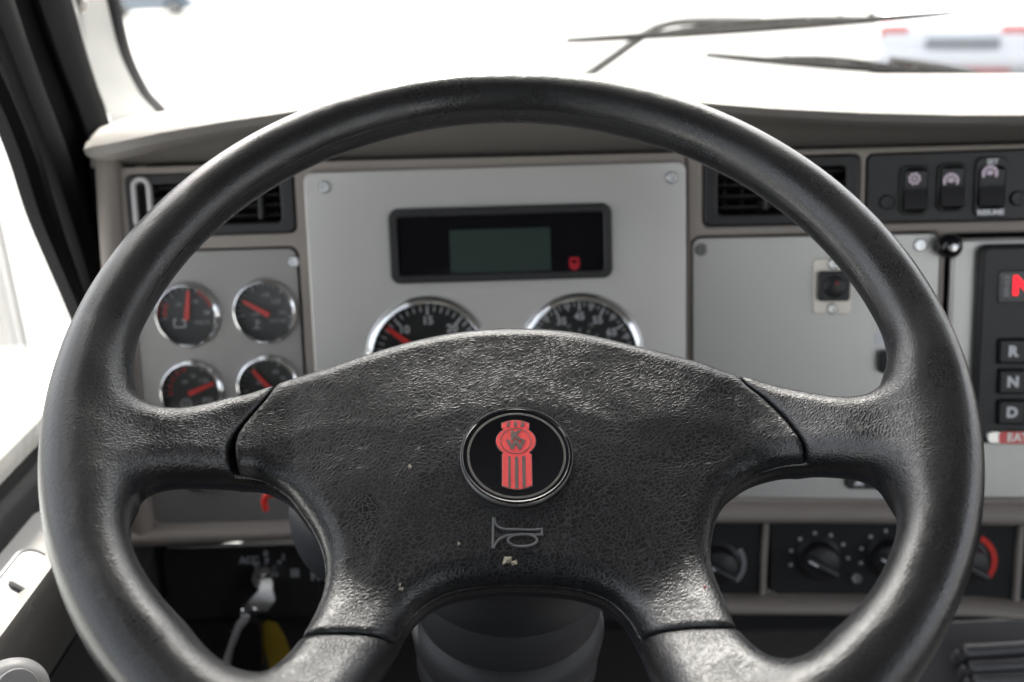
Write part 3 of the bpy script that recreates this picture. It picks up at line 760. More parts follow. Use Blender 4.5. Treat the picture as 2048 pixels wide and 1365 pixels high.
# red lever hook below left spoke
hk = [DASH.px(x, y, .07) for x, y in ((575, 980), (552, 988), (535, 990), (529, 1000), (530, 1012), (534, 1021))]
o0 = mat4(DU, DV, DN, hk[0]); inv = o0.inverted()
me = tube(catmull([inv @ p for p in hk], 4), .0026, 10, radii=None); me.materials.append(M['red'])
ob = link(bpy.data.objects.new('pull_hook', me)); ob.matrix_world = o0
tag(ob, 'small red plastic hook below the left spoke', 'hook')

# knee panel, footwell ---------------------------------------------------------------
secs = []
for x in (300, 700, 1040, 1372):
    secs.append([DASH.px(x, 1086, -.035), DASH.px(x, 1240, -.035), DASH.px(x, 1262, -.02), DASH.px(x, 1500, -.10), DASH.px(x, 1500, -.16), DASH.px(x, 1086, -.06)])
kp = part('knee_panel', loft([[Dinv @ p for p in s] for s in secs]), 'black_matte', dash)
part('climate_backing', plate([dpoly(WING, [(1373, 1030), (2300, 1030), (2300, 1225), (1373, 1225)], -.03)], -.034, -.03), 'gap', dash, wing_m)

# ribbed cover low at the right
F2 = Frame(WING.px(1950, 1300, -.03), WING.u, (WING.v * .62 - WING.n * .78).normalized(), (WING.n * .62 + WING.v * .78).normalized())
rc = thing('ribbed_cover', 'black ribbed plastic cover in the footwell at the lower right', 'cover', F2.m())
a = [F2.hit(x, y) for x, y in ((1830, 1240), (2300, 1215), (2300, 1450), (1800, 1450))]
part('base', plate([a], -.02, -.004, .004), 'cover', rc)
for i, (y0, x0) in enumerate(((1303, 1926), (1334, 1938), (1361, 1946), (1392, 1952))):
    A = Vector((*F2.hit(x0, y0 + 6), .004)); A0 = Vector((*F2.hit(x0 - 8, y0 + 16), -.006)); B = Vector((*F2.hit(2250, y0 - 14), .004))
    part('rib', tube(catmull([A0, A, A * .9 + B * .1, B], 4), .0065, 10), 'cover', rc)

# ------------------------------------------------------------------ steering column
colm = thing('steering_column', 'dark steering column with ribbed rubber boot under the wheel hub', 'steering column', mat4(DU, DV, DN, at_depth(1015, 1230, .66)))
Ci = colm.matrix_world.inverted()
ax0, ax1 = at_depth(1018, 1165, .640), at_depth(1008, 1520, .735)
zd = (ax1 - ax0).normalized(); xd = (CX - zd * CX.dot(zd)).normalized(); yd = zd.cross(xd)
lm = mat4(xd, yd, zd, ax0)
prof = [(0, -.03), (.050, -.03), (.058, -.012), (.0610, .004), (.0600, .014), (.0510, .0195), (.0600, .025), (.0635, .034), (.0625, .045), (.0520, .0510), (.0590, .057), (.0610, .068), (.0585, .083), (.050, .0895), (.055, .096), (.056, .12), (.05, .20), (0, .20)]
part('boot', xf(lathe(prof, 64), Ci @ lm), 'boot', colm)
p0 = at_depth(1020, 1060, .60); p1 = at_depth(1018, 1190, .66)
part('upper_shroud', xf(lathe([(0, -.01), (.050, -.01), (.062, .005), (.066, .03), (.066, .09), (.05, .12), (0, .12)], 48), Ci @ mat4(WU, WV, -WN, WHEEL.p(0, -.012, -.085))), 'shroud', colm)
# stalk pod on the left of the column
pod = lathe([(.036 * math.sin(a), -.046 * math.cos(a)) for a in [math.pi * i / 20 for i in range(21)]], 40)
part('stalk_pod', xf(pod, Ci @ mat4(CX, -CZ, CY, at_depth(690, 1040, .665)) @ Matrix.Rotation(rad(-14), 4, 'Y')), 'shroud', colm)

# ------------------------------------------------------------------ steering wheel (distance field meshed with surface nets)
R_MAJ, R_MIN = 0.2120, 0.0165
def zface(rho):
    t = np.clip((np.asarray(rho) - .115) / (.200 - .115), 0, 1); return -.036 + .040 * t * t * (3 - 2 * t)
def wpt(px, py, dz=-.008):
    z = -.036
    for _ in range(25):
        x, y = WHEEL.hit(px, py, z); z = float(zface(math.hypot(x, y))) + dz
    return (x, y)
def to_rim(p, r=R_MAJ):
    l = math.hypot(*p); return (p[0] / l * r, p[1] / l * r)
UP = [(258, 700), (252, 735), (256, 777), (271, 796), (295, 806), (336, 813), (377, 812), (424, 802), (453, 794), (494, 786), (541, 771), (594, 755), (658, 736), (733, 710), (839, 680), (945, 662), (1052, 658),
      (1158, 667), (1285, 696), (1397, 725), (1444, 741), (1498, 754), (1534, 765), (1603, 780), (1672, 791), (1720, 789), (1762, 775), (1784, 752), (1792, 728), (1786, 695)]
RL = [(1802, 1050), (1806, 1010), (1800, 975), (1774, 945), (1739, 929), (1668, 922), (1621, 924), (1568, 929), (1518, 944), (1483, 965), (1455, 991), (1437, 1029), (1426, 1075), (1425, 1110), (1434, 1150), (1458, 1207), (1476, 1250), (1501, 1281), (1533, 1306), (1568, 1322), (1604, 1327), (1643, 1315), (1678, 1288), (1712, 1247), (1745, 1190)]
BT = [(1480, 1530), (1420, 1480), (1360, 1420), (1317, 1352), (1296, 1309), (1277, 1268), (1253, 1230), (1216, 1198), (1158, 1177), (1090, 1170), (1025, 1168), (960, 1172), (897, 1184), (845, 1212), (812, 1246), (790, 1285), (765, 1325), (735, 1365), (700, 1420), (650, 1480), (590, 1530)]
LF = [(290, 1155), (320, 1218), (350, 1266), (376, 1300), (405, 1328), (433, 1345), (469, 1354), (505, 1351), (533, 1341), (576, 1303), (604, 1264), (636, 1200), (648, 1145), (641, 1096), (622, 1055), (600, 1022), (575, 990), (543, 968), (505, 954), (430, 948), (360, 945), (305, 950), (266, 968), (250, 995), (246, 1030), (250, 1065)]
def smooth2(pts, k=4): return [(p.x, p.y) for p in catmull([(x, y, 0) for x, y in pts], k)]
edges = {'up': [wpt(*p) for p in UP], 'rl': [wpt(*p) for p in RL], 'bt': [wpt(*p) for p in BT], 'lf': [wpt(*p) for p in LF]}
for k_, e_ in edges.items():                                        # the ends of every edge curve run into the rim tube
    for i_, r_ in ((0, .2100), (1, .2020), (-1, .2100), (-2, .2020)):
        e_[i_] = to_rim(e_[i_], max(math.hypot(*e_[i_]), r_))
def arm(a, b):
    """arc along the rim centre line joining two edge curves"""
    t0, t1 = math.atan2(a[1], a[0]), math.atan2(b[1], b[0])
    while t1 - t0 > math.pi: t1 -= 2 * math.pi
    while t0 - t1 > math.pi: t1 += 2 * math.pi
    return [(R_MAJ * math.cos(t0 + (t1 - t0) * i / 12), R_MAJ * math.sin(t0 + (t1 - t0) * i / 12)) for i in range(13)]
plan = smooth2(edges['up']) + arm(edges['up'][-1], edges['rl'][0]) + smooth2(edges['rl']) + arm(edges['rl'][-1], edges['bt'][0]) + smooth2(edges['bt']) + arm(edges['bt'][-1], edges['lf'][0]) + smooth2(edges['lf']) + arm(edges['lf'][-1], edges['up'][0])
SL = [(560, 766), (535, 790), (508, 822), (482, 852), (463, 878), (455, 900), (457, 925), (472, 938), (490, 946)]       # left upper seam
SR = [(1470, 748), (1492, 766), (1530, 797), (1572, 838), (1604, 878), (1620, 905), (1627, 922)]
SLL = [(603, 1268), (640, 1267), (700, 1267), (760, 1272), (797, 1280)]
SLR = [(1277, 1270), (1330, 1262), (1390, 1256), (1440, 1254), (1474, 1252)]
def near(curve, p):
    return min(range(len(curve)), key=lambda i: (curve[i][0] - p[0]) ** 2 + (curve[i][1] - p[1]) ** 2)
seams = {k: [wpt(x, y, -.001) for x, y in s] for k, s in (('l', SL), ('r', SR), ('ll', SLL), ('lr', SLR))}
up, rl, bt, lf = (smooth2(edges[k]) for k in ('up', 'rl', 'bt', 'lf'))
for k_, c0, c1 in (('l', up, lf), ('r', up, rl), ('ll', lf, bt), ('lr', bt, rl)):
    seams[k_][0] = c0[near(c0, seams[k_][0])]; seams[k_][-1] = c1[near(c1, seams[k_][-1])]
pad_plan = up[near(up, seams['l'][0]):near(up, seams['r'][0]) + 1] + smooth2(seams['r'])
pad_plan += rl[near(rl, seams['r'][-1]):near(rl, seams['lr'][-1]) + 1] + smooth2(seams['lr'])[::-1]
pad_plan += bt[near(bt, seams['lr'][0]):near(bt, seams['ll'][-1]) + 1] + smooth2(seams['ll'])[::-1]
pad_plan += lf[near(lf, seams['ll'][0]):near(lf, seams['l'][-1]) + 1] + smooth2(seams['l'])[::-1]
def sdf_poly(X, Y, poly):
    P = np.array(poly, np.float32); Q = np.roll(P, -1, 0)
    best = np.full(X.shape, 1e9, np.float32); inside = np.zeros(X.shape, bool)
    for (ax, ay), (bx, by) in zip(P, Q):
        ex, ey = bx - ax, by - ay; l2 = ex * ex + ey * ey
        if l2 < 1e-14: continue
        t = np.clip(((X - ax) * ex + (Y - ay) * ey) / l2, 0, 1)
        dx, dy = X - ax - t * ex, Y - ay - t * ey
        np.minimum(best, dx * dx + dy * dy, out=best)
        c = (ay > Y) != (by > Y)
        if ey != 0: inside ^= c & (X < (Y - ay) * (ex / ey) + ax)
    d = np.sqrt(best); return np.where(inside, -d, d)
def sd_line(X, Y, pts):
    best = np.full(X.shape, 1e9, np.float32)
    for (ax, ay), (bx, by) in zip(pts[:-1], pts[1:]):
        ex, ey = bx - ax, by - ay; l2 = ex * ex + ey * ey + 1e-14
        t = np.clip(((X - ax) * ex + (Y - ay) * ey) / l2, 0, 1)
        np.minimum(best, (X - ax - t * ex) ** 2 + (Y - ay - t * ey) ** 2, out=best)
    return np.sqrt(best)
def surface_nets(F, org, h):
    nx, ny, nz = F.shape; S = F < 0
    cnt = np.zeros((nx - 1, ny - 1, nz - 1), np.int8)
    for a in (0, 1):
        for b in (0, 1):
            for c in (0, 1): cnt += S[a:nx - 1 + a, b:ny - 1 + b, c:nz - 1 + c]
    I, J, Kk = np.nonzero((cnt > 0) & (cnt < 8))
    idx = np.full(cnt.shape, -1, np.int32); idx[I, J, Kk] = np.arange(len(I), dtype=np.int32)
    co = [(a, b, c) for a in (0, 1) for b in (0, 1) for c in (0, 1)]
    val = np.stack([F[I + a, J + b, Kk + c] for a, b, c in co], 1)
    pos = np.zeros((len(I), 3), np.float64); num = np.zeros(len(I))
    for p in range(8):
        for q in range(p + 1, 8):
            df = [abs(co[p][i] - co[q][i]) for i in range(3)]
            if sum(df) != 1: continue
            va, vb = val[:, p], val[:, q]; m = (va < 0) != (vb < 0)
            t = np.where(m, va / np.where(m, va - vb, 1), 0)
            for i in range(3): pos[:, i] += np.where(m, co[p][i] + t * (co[q][i] - co[p][i]), 0)
            num += m
    pos /= num[:, None]
    V = np.stack([I, J, Kk], 1) + pos; V = V * h + np.array(org)
    faces = []
    for ax in range(3):
        s0 = [slice(1, -1)] * 3; s1 = [slice(1, -1)] * 3
        s0[ax] = slice(0, -1); s1[ax] = slice(1, None)
        A, B = S[tuple(s0)], S[tuple(s1)]
        E = np.argwhere(A != B)
        off = [1, 1, 1]; off[ax] = 0
        G = E + np.array(off)
        inn = A[tuple(E.T)]
        b_, c_ = (ax + 1) % 3, (ax + 2) % 3
        def cell(db, dc):
            g = G.copy(); g[:, b_] -= db; g[:, c_] -= dc; return idx[g[:, 0], g[:, 1], g[:, 2]]
        quad = np.stack([cell(1, 1), cell(0, 1), cell(0, 0), cell(1, 0)], 1)
        quad[~inn] = quad[~inn][:, ::-1]
        faces.append(quad)
    return V, np.concatenate(faces)
def np_mesh(V, Q):
    # light Taubin smoothing removes the stepping of the grid
    e = np.concatenate([Q[:, [0, 1]], Q[:, [1, 2]], Q[:, [2, 3]], Q[:, [3, 0]]]); deg = np.bincount(e[:, 0], minlength=len(V)).astype(float) + np.bincount(e[:, 1], minlength=len(V))
    for lam in (.5, -.52) * 4:
        acc = np.zeros_like(V)
        for i in range(3): acc[:, i] = np.bincount(e[:, 0], V[e[:, 1], i], len(V)) + np.bincount(e[:, 1], V[e[:, 0], i], len(V))
        V = V + lam * (acc / np.maximum(deg, 1)[:, None] - V)
    me = bpy.data.meshes.new('sdf'); n = len(Q)
    me.vertices.add(len(V)); me.vertices.foreach_set('co', V.astype(np.float32).ravel())
    me.loops.add(n * 4); me.loops.foreach_set('vertex_index', Q.astype(np.int32).ravel())
    me.polygons.add(n); me.polygons.foreach_set('loop_start', np.arange(0, n * 4, 4, dtype=np.int32))
    me.polygons.foreach_set('use_smooth', np.ones(n, bool)); me.update(calc_edges=True); me.validate()
    return me
H = .00125
xs = np.arange(-.236, .237, H, dtype=np.float32); ys = np.arange(-.236, .237, H, dtype=np.float32); zs = np.arange(-.086, .022, H, dtype=np.float32)
X, Y = np.meshgrid(xs, ys, indexing='ij'); RHO = np.sqrt(X * X + Y * Y); ZF = zface(RHO).astype(np.float32)
D2 = sdf_poly(X, Y, plan); DP = sdf_poly(X, Y, pad_plan)
DS = np.minimum.reduce([sd_line(X, Y, smooth2(s)) for s in seams.values()])
def smin(a, b, k):
    hh = np.clip(.5 + .5 * (b - a) / k, 0, 1); return b + (a - b) * hh - k * hh * (1 - hh)
def rounded(d2, zz, half, r):
    qx, qz = d2 + r, np.abs(zz) - half + r
    return np.minimum(np.maximum(qx, qz), 0) + np.sqrt(np.maximum(qx, 0) ** 2 + np.maximum(qz, 0) ** 2) - r
wcx, wcy = wpt(462, 912, -.002)
GAPX = (.0030 * np.exp(-(((X - wcx) ** 2 + (Y - wcy) ** 2) / .011 ** 2))).astype(np.float32)
BODY = np.empty((len(xs), len(ys), len(zs)), np.float32); PADF = np.empty_like(BODY)
ndrop = np.clip(1 - DS / .004, 0, 1) ** 2 * .0012
dome = .004 * np.clip(-DP / .06, 0, 1)
for k, z in enumerate(zs):
    tor = np.sqrt((RHO - R_MAJ) ** 2 + z * z) - R_MIN
    th = .034
    pl = rounded(D2, z - (ZF - ndrop - th / 2), th / 2, .0125)
    b = smin(tor, pl, .021)
    cut = np.maximum(DP - .0006, (ZF - .011) - z)
    BODY[:, :, k] = np.maximum(b, -cut)
    tp = .030
    pr = rounded(D2 - .0004, z - (ZF + dome + .0006 - tp / 2), tp / 2, .0135)
    PADF[:, :, k] = -smin(-pr, -(DP + .0002 + GAPX), .0035)
wheel = thing('steering_wheel', 'black leather-grained four-spoke truck steering wheel filling the picture', 'steering wheel', WHEEL.m())
V, Q = surface_nets(BODY, (xs[0], ys[0], zs[0]), H)
body_me = np_mesh(V, Q); body_me.materials.append(M['rim']); body_me.materials.append(M['under'])
co = V[Q].mean(1); rr_ = np.hypot(co[:, 0], co[:, 1])
body_me.polygons.foreach_set('material_index', ((rr_ < .186) & (co[:, 2] < zface(rr_) - .0185)).astype(np.int32))
part('rim_and_spokes', body_me, 'rim', wheel)
V, Q = surface_nets(PADF, (xs[0], ys[0], zs[0]), H)
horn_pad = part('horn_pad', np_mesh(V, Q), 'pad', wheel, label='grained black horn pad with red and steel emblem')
del BODY, PADF
ang = [i * 2 * math.pi / 160 for i in range(160)]
# moulding seam around the inner side of the rim
ph = rad(170)
part('moulding_line', tube([((R_MAJ + R_MIN * math.cos(ph)) * math.cos(a), (R_MAJ + R_MIN * math.cos(ph)) * math.sin(a), R_MIN * math.sin(ph)) for a in [rad(12 + i * 156 / 90) for i in range(91)]], .0005, 6), 'rim', wheel)
# emblem --------------------------------------------------------------------------------
def pad_z(x, y):
    i, j = int(round((x - xs[0]) / H)), int(round((y - ys[0]) / H))
    return float(ZF[i, j] + dome[i, j] + .0006)
ex, ey = wpt(1033, 913, .004)
ez = pad_z(ex, ey)
em = part('emblem', lathe([(0, .0008), (.0262, .0008), (.0272, .0014), (.0280, .0010), (.0285, -.002)], 96), 'black_gloss', horn_pad, T(ex, ey, ez + .0002), 'round glossy black emblem with red shield and letters KW')
part('rim_edge', lathe([(.0281, .0004), (.0284, .0012), (.0288, .0008), (.0289, -.001)], 96), 'emblem_steel', em)
part('ring', plate([circ(.0252, 96), circ(.0240, 96)], .0008, .0011), 'emblem_steel', em)
ux, uy = 6.55e-5, 7.65e-5
Z_ = lambda x, y: ((x - 570) * ux, (488 - y) * uy)
def shield(grow=0.0):
    pts = []
    g = grow
    pts += [Z_(455 - g, 282), Z_(455 - g, 246 - g)] + [Z_(455 - g + (215 + 2 * g) * i / 8, 246 - g - 25 * math.sin(math.pi * i / 8)) for i in range(1, 8)] + [Z_(670 + g, 246 - g), Z_(670 + g, 282)]
    pts += [Z_(566 + (155 + g) * math.cos(t), 385 - (112 + g) * math.sin(t)) for t in [rad(52 - i * 104 / 16) for i in range(17)]]
    pts += [Z_(685 + g, 486), Z_(685 + g, 722 + g)] + [Z_(685 + g - (225 + 2 * g) * i / 8, 722 + g + 28 * math.sin(math.pi * i / 8)) for i in range(1, 8)] + [Z_(460 - g, 722 + g), Z_(460 - g, 486)]
    pts += [Z_(566 - (155 + g) * math.cos(t), 385 - (112 + g) * math.sin(t)) for t in [rad(-52 + i * 104 / 16) for i in range(17)]]
    return pts
part('shield_edge', plate([shield(5)], .0008, .00115), 'emblem_steel', em)
part('shield', plate([shield(0)], .0009, .0013), 'emblem_red', em)
def bar(x0, y0, x1, y1):
    a, b = Z_(x0, y1), Z_(x1, y0); return plate([[a, (b[0], a[1]), b, (a[0], b[1])]], .0012, .0016)
for q in ((505, 507, 523, 738), (557, 512, 581, 746), (613, 507, 637, 738), (497, 240, 518, 275), (552, 236, 575, 272), (606, 240, 630, 275)):
    part('stripe', bar(*q), 'emblem_steel', em)
part('inner_ring', plate([[Z_(566 + 121 * math.cos(a), 385 - 100 * math.sin(a)) for a in ang[::3]], [Z_(566 + 116 * math.cos(a), 385 - 96 * math.sin(a)) for a in ang[::3]]], .0012, .0015), 'emblem_steel', em)
part('letter', xf(text('K', .0076, 0, .0002, .00035), Matrix.Scale(1.12, 4, (1, 0, 0))), 'emblem_steel', em, T(*Z_(566, 347), .0013))
part('letter', xf(text('W', .0076, 0, .0002, .00035), Matrix.Scale(1.12, 4, (1, 0, 0))), 'emblem_steel', em, T(*Z_(566, 420), .0013))

# worn, greyed corner of the pad at the left seam
nt = M['pad'].node_tree; NN, LL = nt.nodes, nt.links; bs = NN['Principled BSDF']
wtx = NN.new('ShaderNodeTexCoord'); wns = NN.new('ShaderNodeTexNoise'); wns.inputs['Scale'].default_value = 160; wns.inputs['Detail'].default_value = 4
LL.new(wtx.outputs['Object'], wns.inputs['Vector'])
wd = NN.new('ShaderNodeVectorMath'); wd.operation = 'DISTANCE'; wd.inputs[1].default_value = (wcx + .0035, wcy - .001, -.038); LL.new(wtx.outputs['Object'], wd.inputs[0])
wa = NN.new('ShaderNodeMath'); wa.operation = 'MULTIPLY_ADD'; wa.inputs[1].default_value = .010; LL.new(wns.outputs[0], wa.inputs[0]); LL.new(wd.outputs['Value'], wa.inputs[2])
wm = NN.new('ShaderNodeMapRange'); wm.inputs['From Min'].default_value = .0105; wm.inputs['From Max'].default_value = .0150; wm.inputs['To Min'].default_value = 1; wm.inputs['To Max'].default_value = 0
LL.new(wa.outputs[0], wm.inputs['Value'])
old = bs.inputs['Base Color'].links[0].from_socket
wx = NN.new('ShaderNodeMixRGB'); wx.inputs[2].default_value = (.085, .083, .080, 1); LL.new(wm.outputs[0], wx.inputs[0]); LL.new(old, wx.inputs[1]); LL.new(wx.outputs[0], bs.inputs['Base Color'])

# moulded horn symbol ------------------------------------------------------------------
def onpad(px, py, dz=.0):
    x, y = wpt(px, py, .004); return Vector((x, y, pad_z(x, y) + dz))
hp = lambda zx, zy: (880 + zx * 320 / 1213, 780 + zy * 360 / 1365)
for pts in ([(412, 965), (420, 1000), (445, 1030), (500, 1045), (600, 1048), (700, 1050), (770, 1045)],
            [(405, 960), (402, 1060), (400, 1185)],
            [(405, 1188), (430, 1140), (470, 1108), (530, 1090), (640, 1084), (720, 1088), (770, 1085)],
            [(773, 1038), (774, 1095)]):
    part('horn_symbol', tube(catmull([onpad(*hp(*p), .0002) for p in pts], 4), .0006, 6), 'horn_glint', horn_pad)
part('horn_symbol', tube([onpad(*hp(626 + 112 * math.cos(a), 1128 + 46 * math.sin(a)), .0002) for a in ang[::5]], .0006, 6, True), 'horn_glint', horn_pad)
# flecks and scuffs
def fleck(px, py, r, mat='fleck', sx=1.0):
    c = onpad(px, py, .0003); rnd = random.Random(int(px * 7 + py)); vs = [c + Vector((0, 0, .0003))]
    k = 14
    for i in range(k):
        a = 2 * math.pi * i / k; q = r * rnd.uniform(.35, .95); vs.append(c + Vector((q * sx * math.cos(a), q * math.sin(a), -.0002)))
    part('dried_fleck', mesh(vs, [(0, 1 + i, 1 + (i + 1) % k) for i in range(k)], False), mat, horn_pad)
for q in ((838, 898, .0017, 'fleck', .7), (820, 936, .0019, 'fleck', .7), (918, 1084, .0013), (1016, 1116, .0028), (1026, 1121, .0024), (1008, 1121, .0016), (798, 1166, .0016, 'fleck', .6), (801, 1174, .0015), (1411, 1170, .0009, 'redspeck')):
    fleck(*q)

# ------------------------------------------------------------------ A pillar, door, side glass
def ribbon(pairs, thick, dirv):
    """solid strip between paired left and right 3-D points, thickness along dirv"""
    secs = []
    for a, b in pairs:
        m_ = (a + b) / 2 - dirv * thick * .25
        secs.append([a, m_, b, b + dirv * thick, a + dirv * thick])
    return loft(secs)
def hitx(px, py, x):
    d = ray(px, py); return CAM + d * ((x - CAM.x) / d.x)
pil = thing('pillar_trim', 'pale grey windshield pillar trim with a bolt at the top left', 'pillar trim', mat4(DU, Vector((0, 1, 0)), Vector((0, 0, 1)), at_depth(250, 240, .9)))
Pi = pil.matrix_world.inverted()
la = [(120, -60), (145, 0), (160, 60), (185, 150), (206, 205), (226, 252), (250, 330)]
ra = [(200, -60), (214, 0), (240, 105), (276, 180), (296, 207), (322, 236), (360, 320)]
prs = list(zip(catmull([at_depth(x, y, .905) for x, y in la], 4), catmull([at_depth(x, y, 1.06) for x, y in ra], 4)))
part('trim_face', ribbon([(Pi @ a, Pi @ b) for a, b in prs], .03, Vector((-.3, .95, 0))), 'pillar', pil)
m_ = Pi @ mat4(CX, CY, CZ, at_depth(158, 6, .925))
part('bolt', xf(lathe([(0, .004), (.003, .004), (.0032, .006), (.0055, .006), (.0068, .003), (.0068, -.004)], 20), m_), 'silver_dark', pil)
s1 = [(199, -60), (208, 0), (234, 105), (270, 180), (293, 210), (316, 232), (350, 300)]
s2 = [(226, -60), (235, 0), (258, 105), (292, 180), (313, 206), (330, 226), (366, 296)]
prs = list(zip(catmull([at_depth(x, y, 1.055) for x, y in s1], 4), catmull([at_depth(x, y, 1.075) for x, y in s2], 4)))
o = thing('windshield_seal', 'thin black rubber seal along the windshield edge beside the pillar', 'seal', pil.matrix_world)
part('strip', ribbon([(Pi @ a, Pi @ b) for a, b in prs], .02, Vector((-.2, .9, 0))), 'rubber', o)
# door with frame, sill and inner trim
XD = -.365
door = thing('cab_door', 'driver door with black window frame, sill strip and pale inner trim at the left edge', 'door', mat4(DU, Vector((0, 1, 0)), Vector((0, 0, 1)), Vector((XD, .5, 1.9))))
Di = door.matrix_world.inverted()
def bandX(name, left, right, x0, x1, mat, th=.03):
    prs = list(zip(catmull([hitx(x, y, x0) for x, y in left], 4), catmull([hitx(x, y, x1) for x, y in right], 4)))
    return part(name, ribbon([(Di @ a, Di @ b) for a, b in prs], th, Vector((-.8, .5, 0))), mat, door)
Ls = [(-130, -60), (-75, 60), (0, 208), (45, 320), (80, 432), (118, 525), (160, 625), (230, 800), (290, 960)]
L1 = [(-75, -60), (-20, 60), (30, 180), (78, 300), (108, 400), (140, 500), (190, 640), (262, 820), (315, 975)]
L2 = [(-40, -60), (5, 60), (52, 180), (98, 300), (130, 400), (162, 500), (206, 640), (272, 820), (322, 975)]
L3 = [(10, -60), (48, 60), (90, 180), (130, 285), (158, 372), (184, 460), (222, 600), (280, 800), (330, 975)]
L4 = [(60, -60), (92, 40), (124, 130), (155, 210), (178, 280), (200, 380), (236, 560), (290, 800), (336, 975)]
L5 = [(125, -60), (150, 20), (172, 100), (196, 175), (214, 225), (228, 300), (256, 500), (302, 780), (345, 975)]
bandX('window_frame', Ls, L1, XD - .004, XD, 'rubber', .02)
bandX('inner_channel', L1, L2, XD - .012, XD - .006, 'gap', .02)
bandX('frame_face', L2, L3, XD + .004, XD, 'rubber', .02)
bandX('frame_recess', L3, L4, XD - .012, XD - .010, 'rubber', .02)
bandX('door_seal', L4, L5, XD + .002, XD + .004, 'rubber', .02)
def prof_z(py, x): return hitx(0, py, x).z
P_ = [(XD - .035, prof_z(1042, XD - .035)), (XD - .028, prof_z(1058, XD - .03)), (XD - .004, prof_z(1085, XD - .008)), (XD, prof_z(1112, XD))]
y0, y1 = -.6, .86
def extr(name, prof, mat, a=y0, b=y1):
    secs = [[Vector((x, y, z)) for x, z in prof] for y in (a, b)]
    return part(name, loft([[Di @ p for p in s] for s in secs]), mat, door)
extr('sill_strip', P_ + [(XD - .035, prof_z(1112, XD))], 'rubber')
zc = prof_z(1112, XD) - .002
zb = prof_z(1268, XD + .072)
tr = [(XD - .005, zc), (XD + .016, zc - (zc - zb) * .28), (XD + .040, zc - (zc - zb) * .55), (XD + .060, zc - (zc - zb) * .80), (XD + .070, zb - .004), (XD + .072, zb - .02), (XD + .068, zb - .05), (XD + .03, zb - .12), (XD - .03, zb - .12)]
extr('upper_trim', tr, 'doortrim', y0, .66)
extr('lower_trim', [(XD - .03, zb - .12), (XD + .035, zb - .115), (XD + .04, zb - .3), (XD + .02, FLOOR_Z), (XD - .03, FLOOR_Z)], 'doordark')
structure('cab_wall_left', box(.02, 1.6, prof_z(1085, XD) - FLOOR_Z, c=(XD - .05, .1, (prof_z(1085, XD) + FLOOR_Z) / 2)), 'headliner')
sg = part('door_glass', box(.004, 1.70, ROOF_Z - zc + .05), 'glass', door, Di @ Matrix.Translation((XD - .022, -.10, (ROOF_Z + zc) / 2)))
# window switch pad on the door trim
q0, q1 = at_depth(-8, 1222, .592), at_depth(40, 1205, .635)
nrm = Vector((.62, 0, .78)); fwd = Vector((0, 1, 0)); sid = nrm.cross(fwd)
wsx = thing('window_switch', 'silver window switch pad with dark edge on the door trim', 'switch', mat4(sid, fwd, nrm, hitx(2, 1232, XD + .045) + nrm * .010))
part('base', plate([rrect(.034, .10, .014, 8)], -.008, .006, .003), 'black', wsx)
part('face', plate([rrect(.026, .088, .011, 8)], .005, .0085, .0015), 'doorgrey', wsx)
for i in (0, 1): part('button', plate([rrect(.017, .026, .003)], .0085, .012, .0015), 'doorgrey', wsx, T(0, .018 - .034 * i))
for i in (0, 1): part('slot', plate([rrect(.003, .026, .001)], .0080, .0092), 'gap', wsx, T(-.0105, .018 - .034 * i))
kn = thing('door_pull', 'pale grey rounded door pull end at the lower left corner', 'door pull', mat4(CX, CY, CZ, at_depth(20, 1392, .50)))
part('grip', xf(lathe([(0, .017), (.010, .017), (.0135, .0155), (.0165, .012), (.0175, .006), (.0175, -.08), (0, -.08)], 40), Matrix.Rotation(rad(38), 4, 'Y') @ Matrix.Rotation(rad(-25), 4, 'X')), 'doorgrey', kn)
part('end_cap', xf(lathe([(0, .0195), (.0095, .0190), (.0105, .0165)], 32), Matrix.Rotation(rad(38), 4, 'Y') @ Matrix.Rotation(rad(-25), 4, 'X')), 'doorgrey', kn)
portal('door_portal', 1.74, ROOF_Z - zc, mat4(Vector((0, 1, 0)), Vector((0, 0, 1)), Vector((1, 0, 0)), Vector((XD - .02, -.10, (ROOF_Z + zc) / 2))) @ Matrix.Rotation(math.pi, 4, 'X'))
portal('passenger_portal', 2.3, ROOF_Z - SILL_Z, mat4(Vector((0, -1, 0)), Vector((0, 0, 1)), Vector((-1, 0, 0)), Vector((RIGHT_X - .03, .12, (ROOF_Z + SILL_Z) / 2))) @ Matrix.Rotation(math.pi, 4, 'X'))

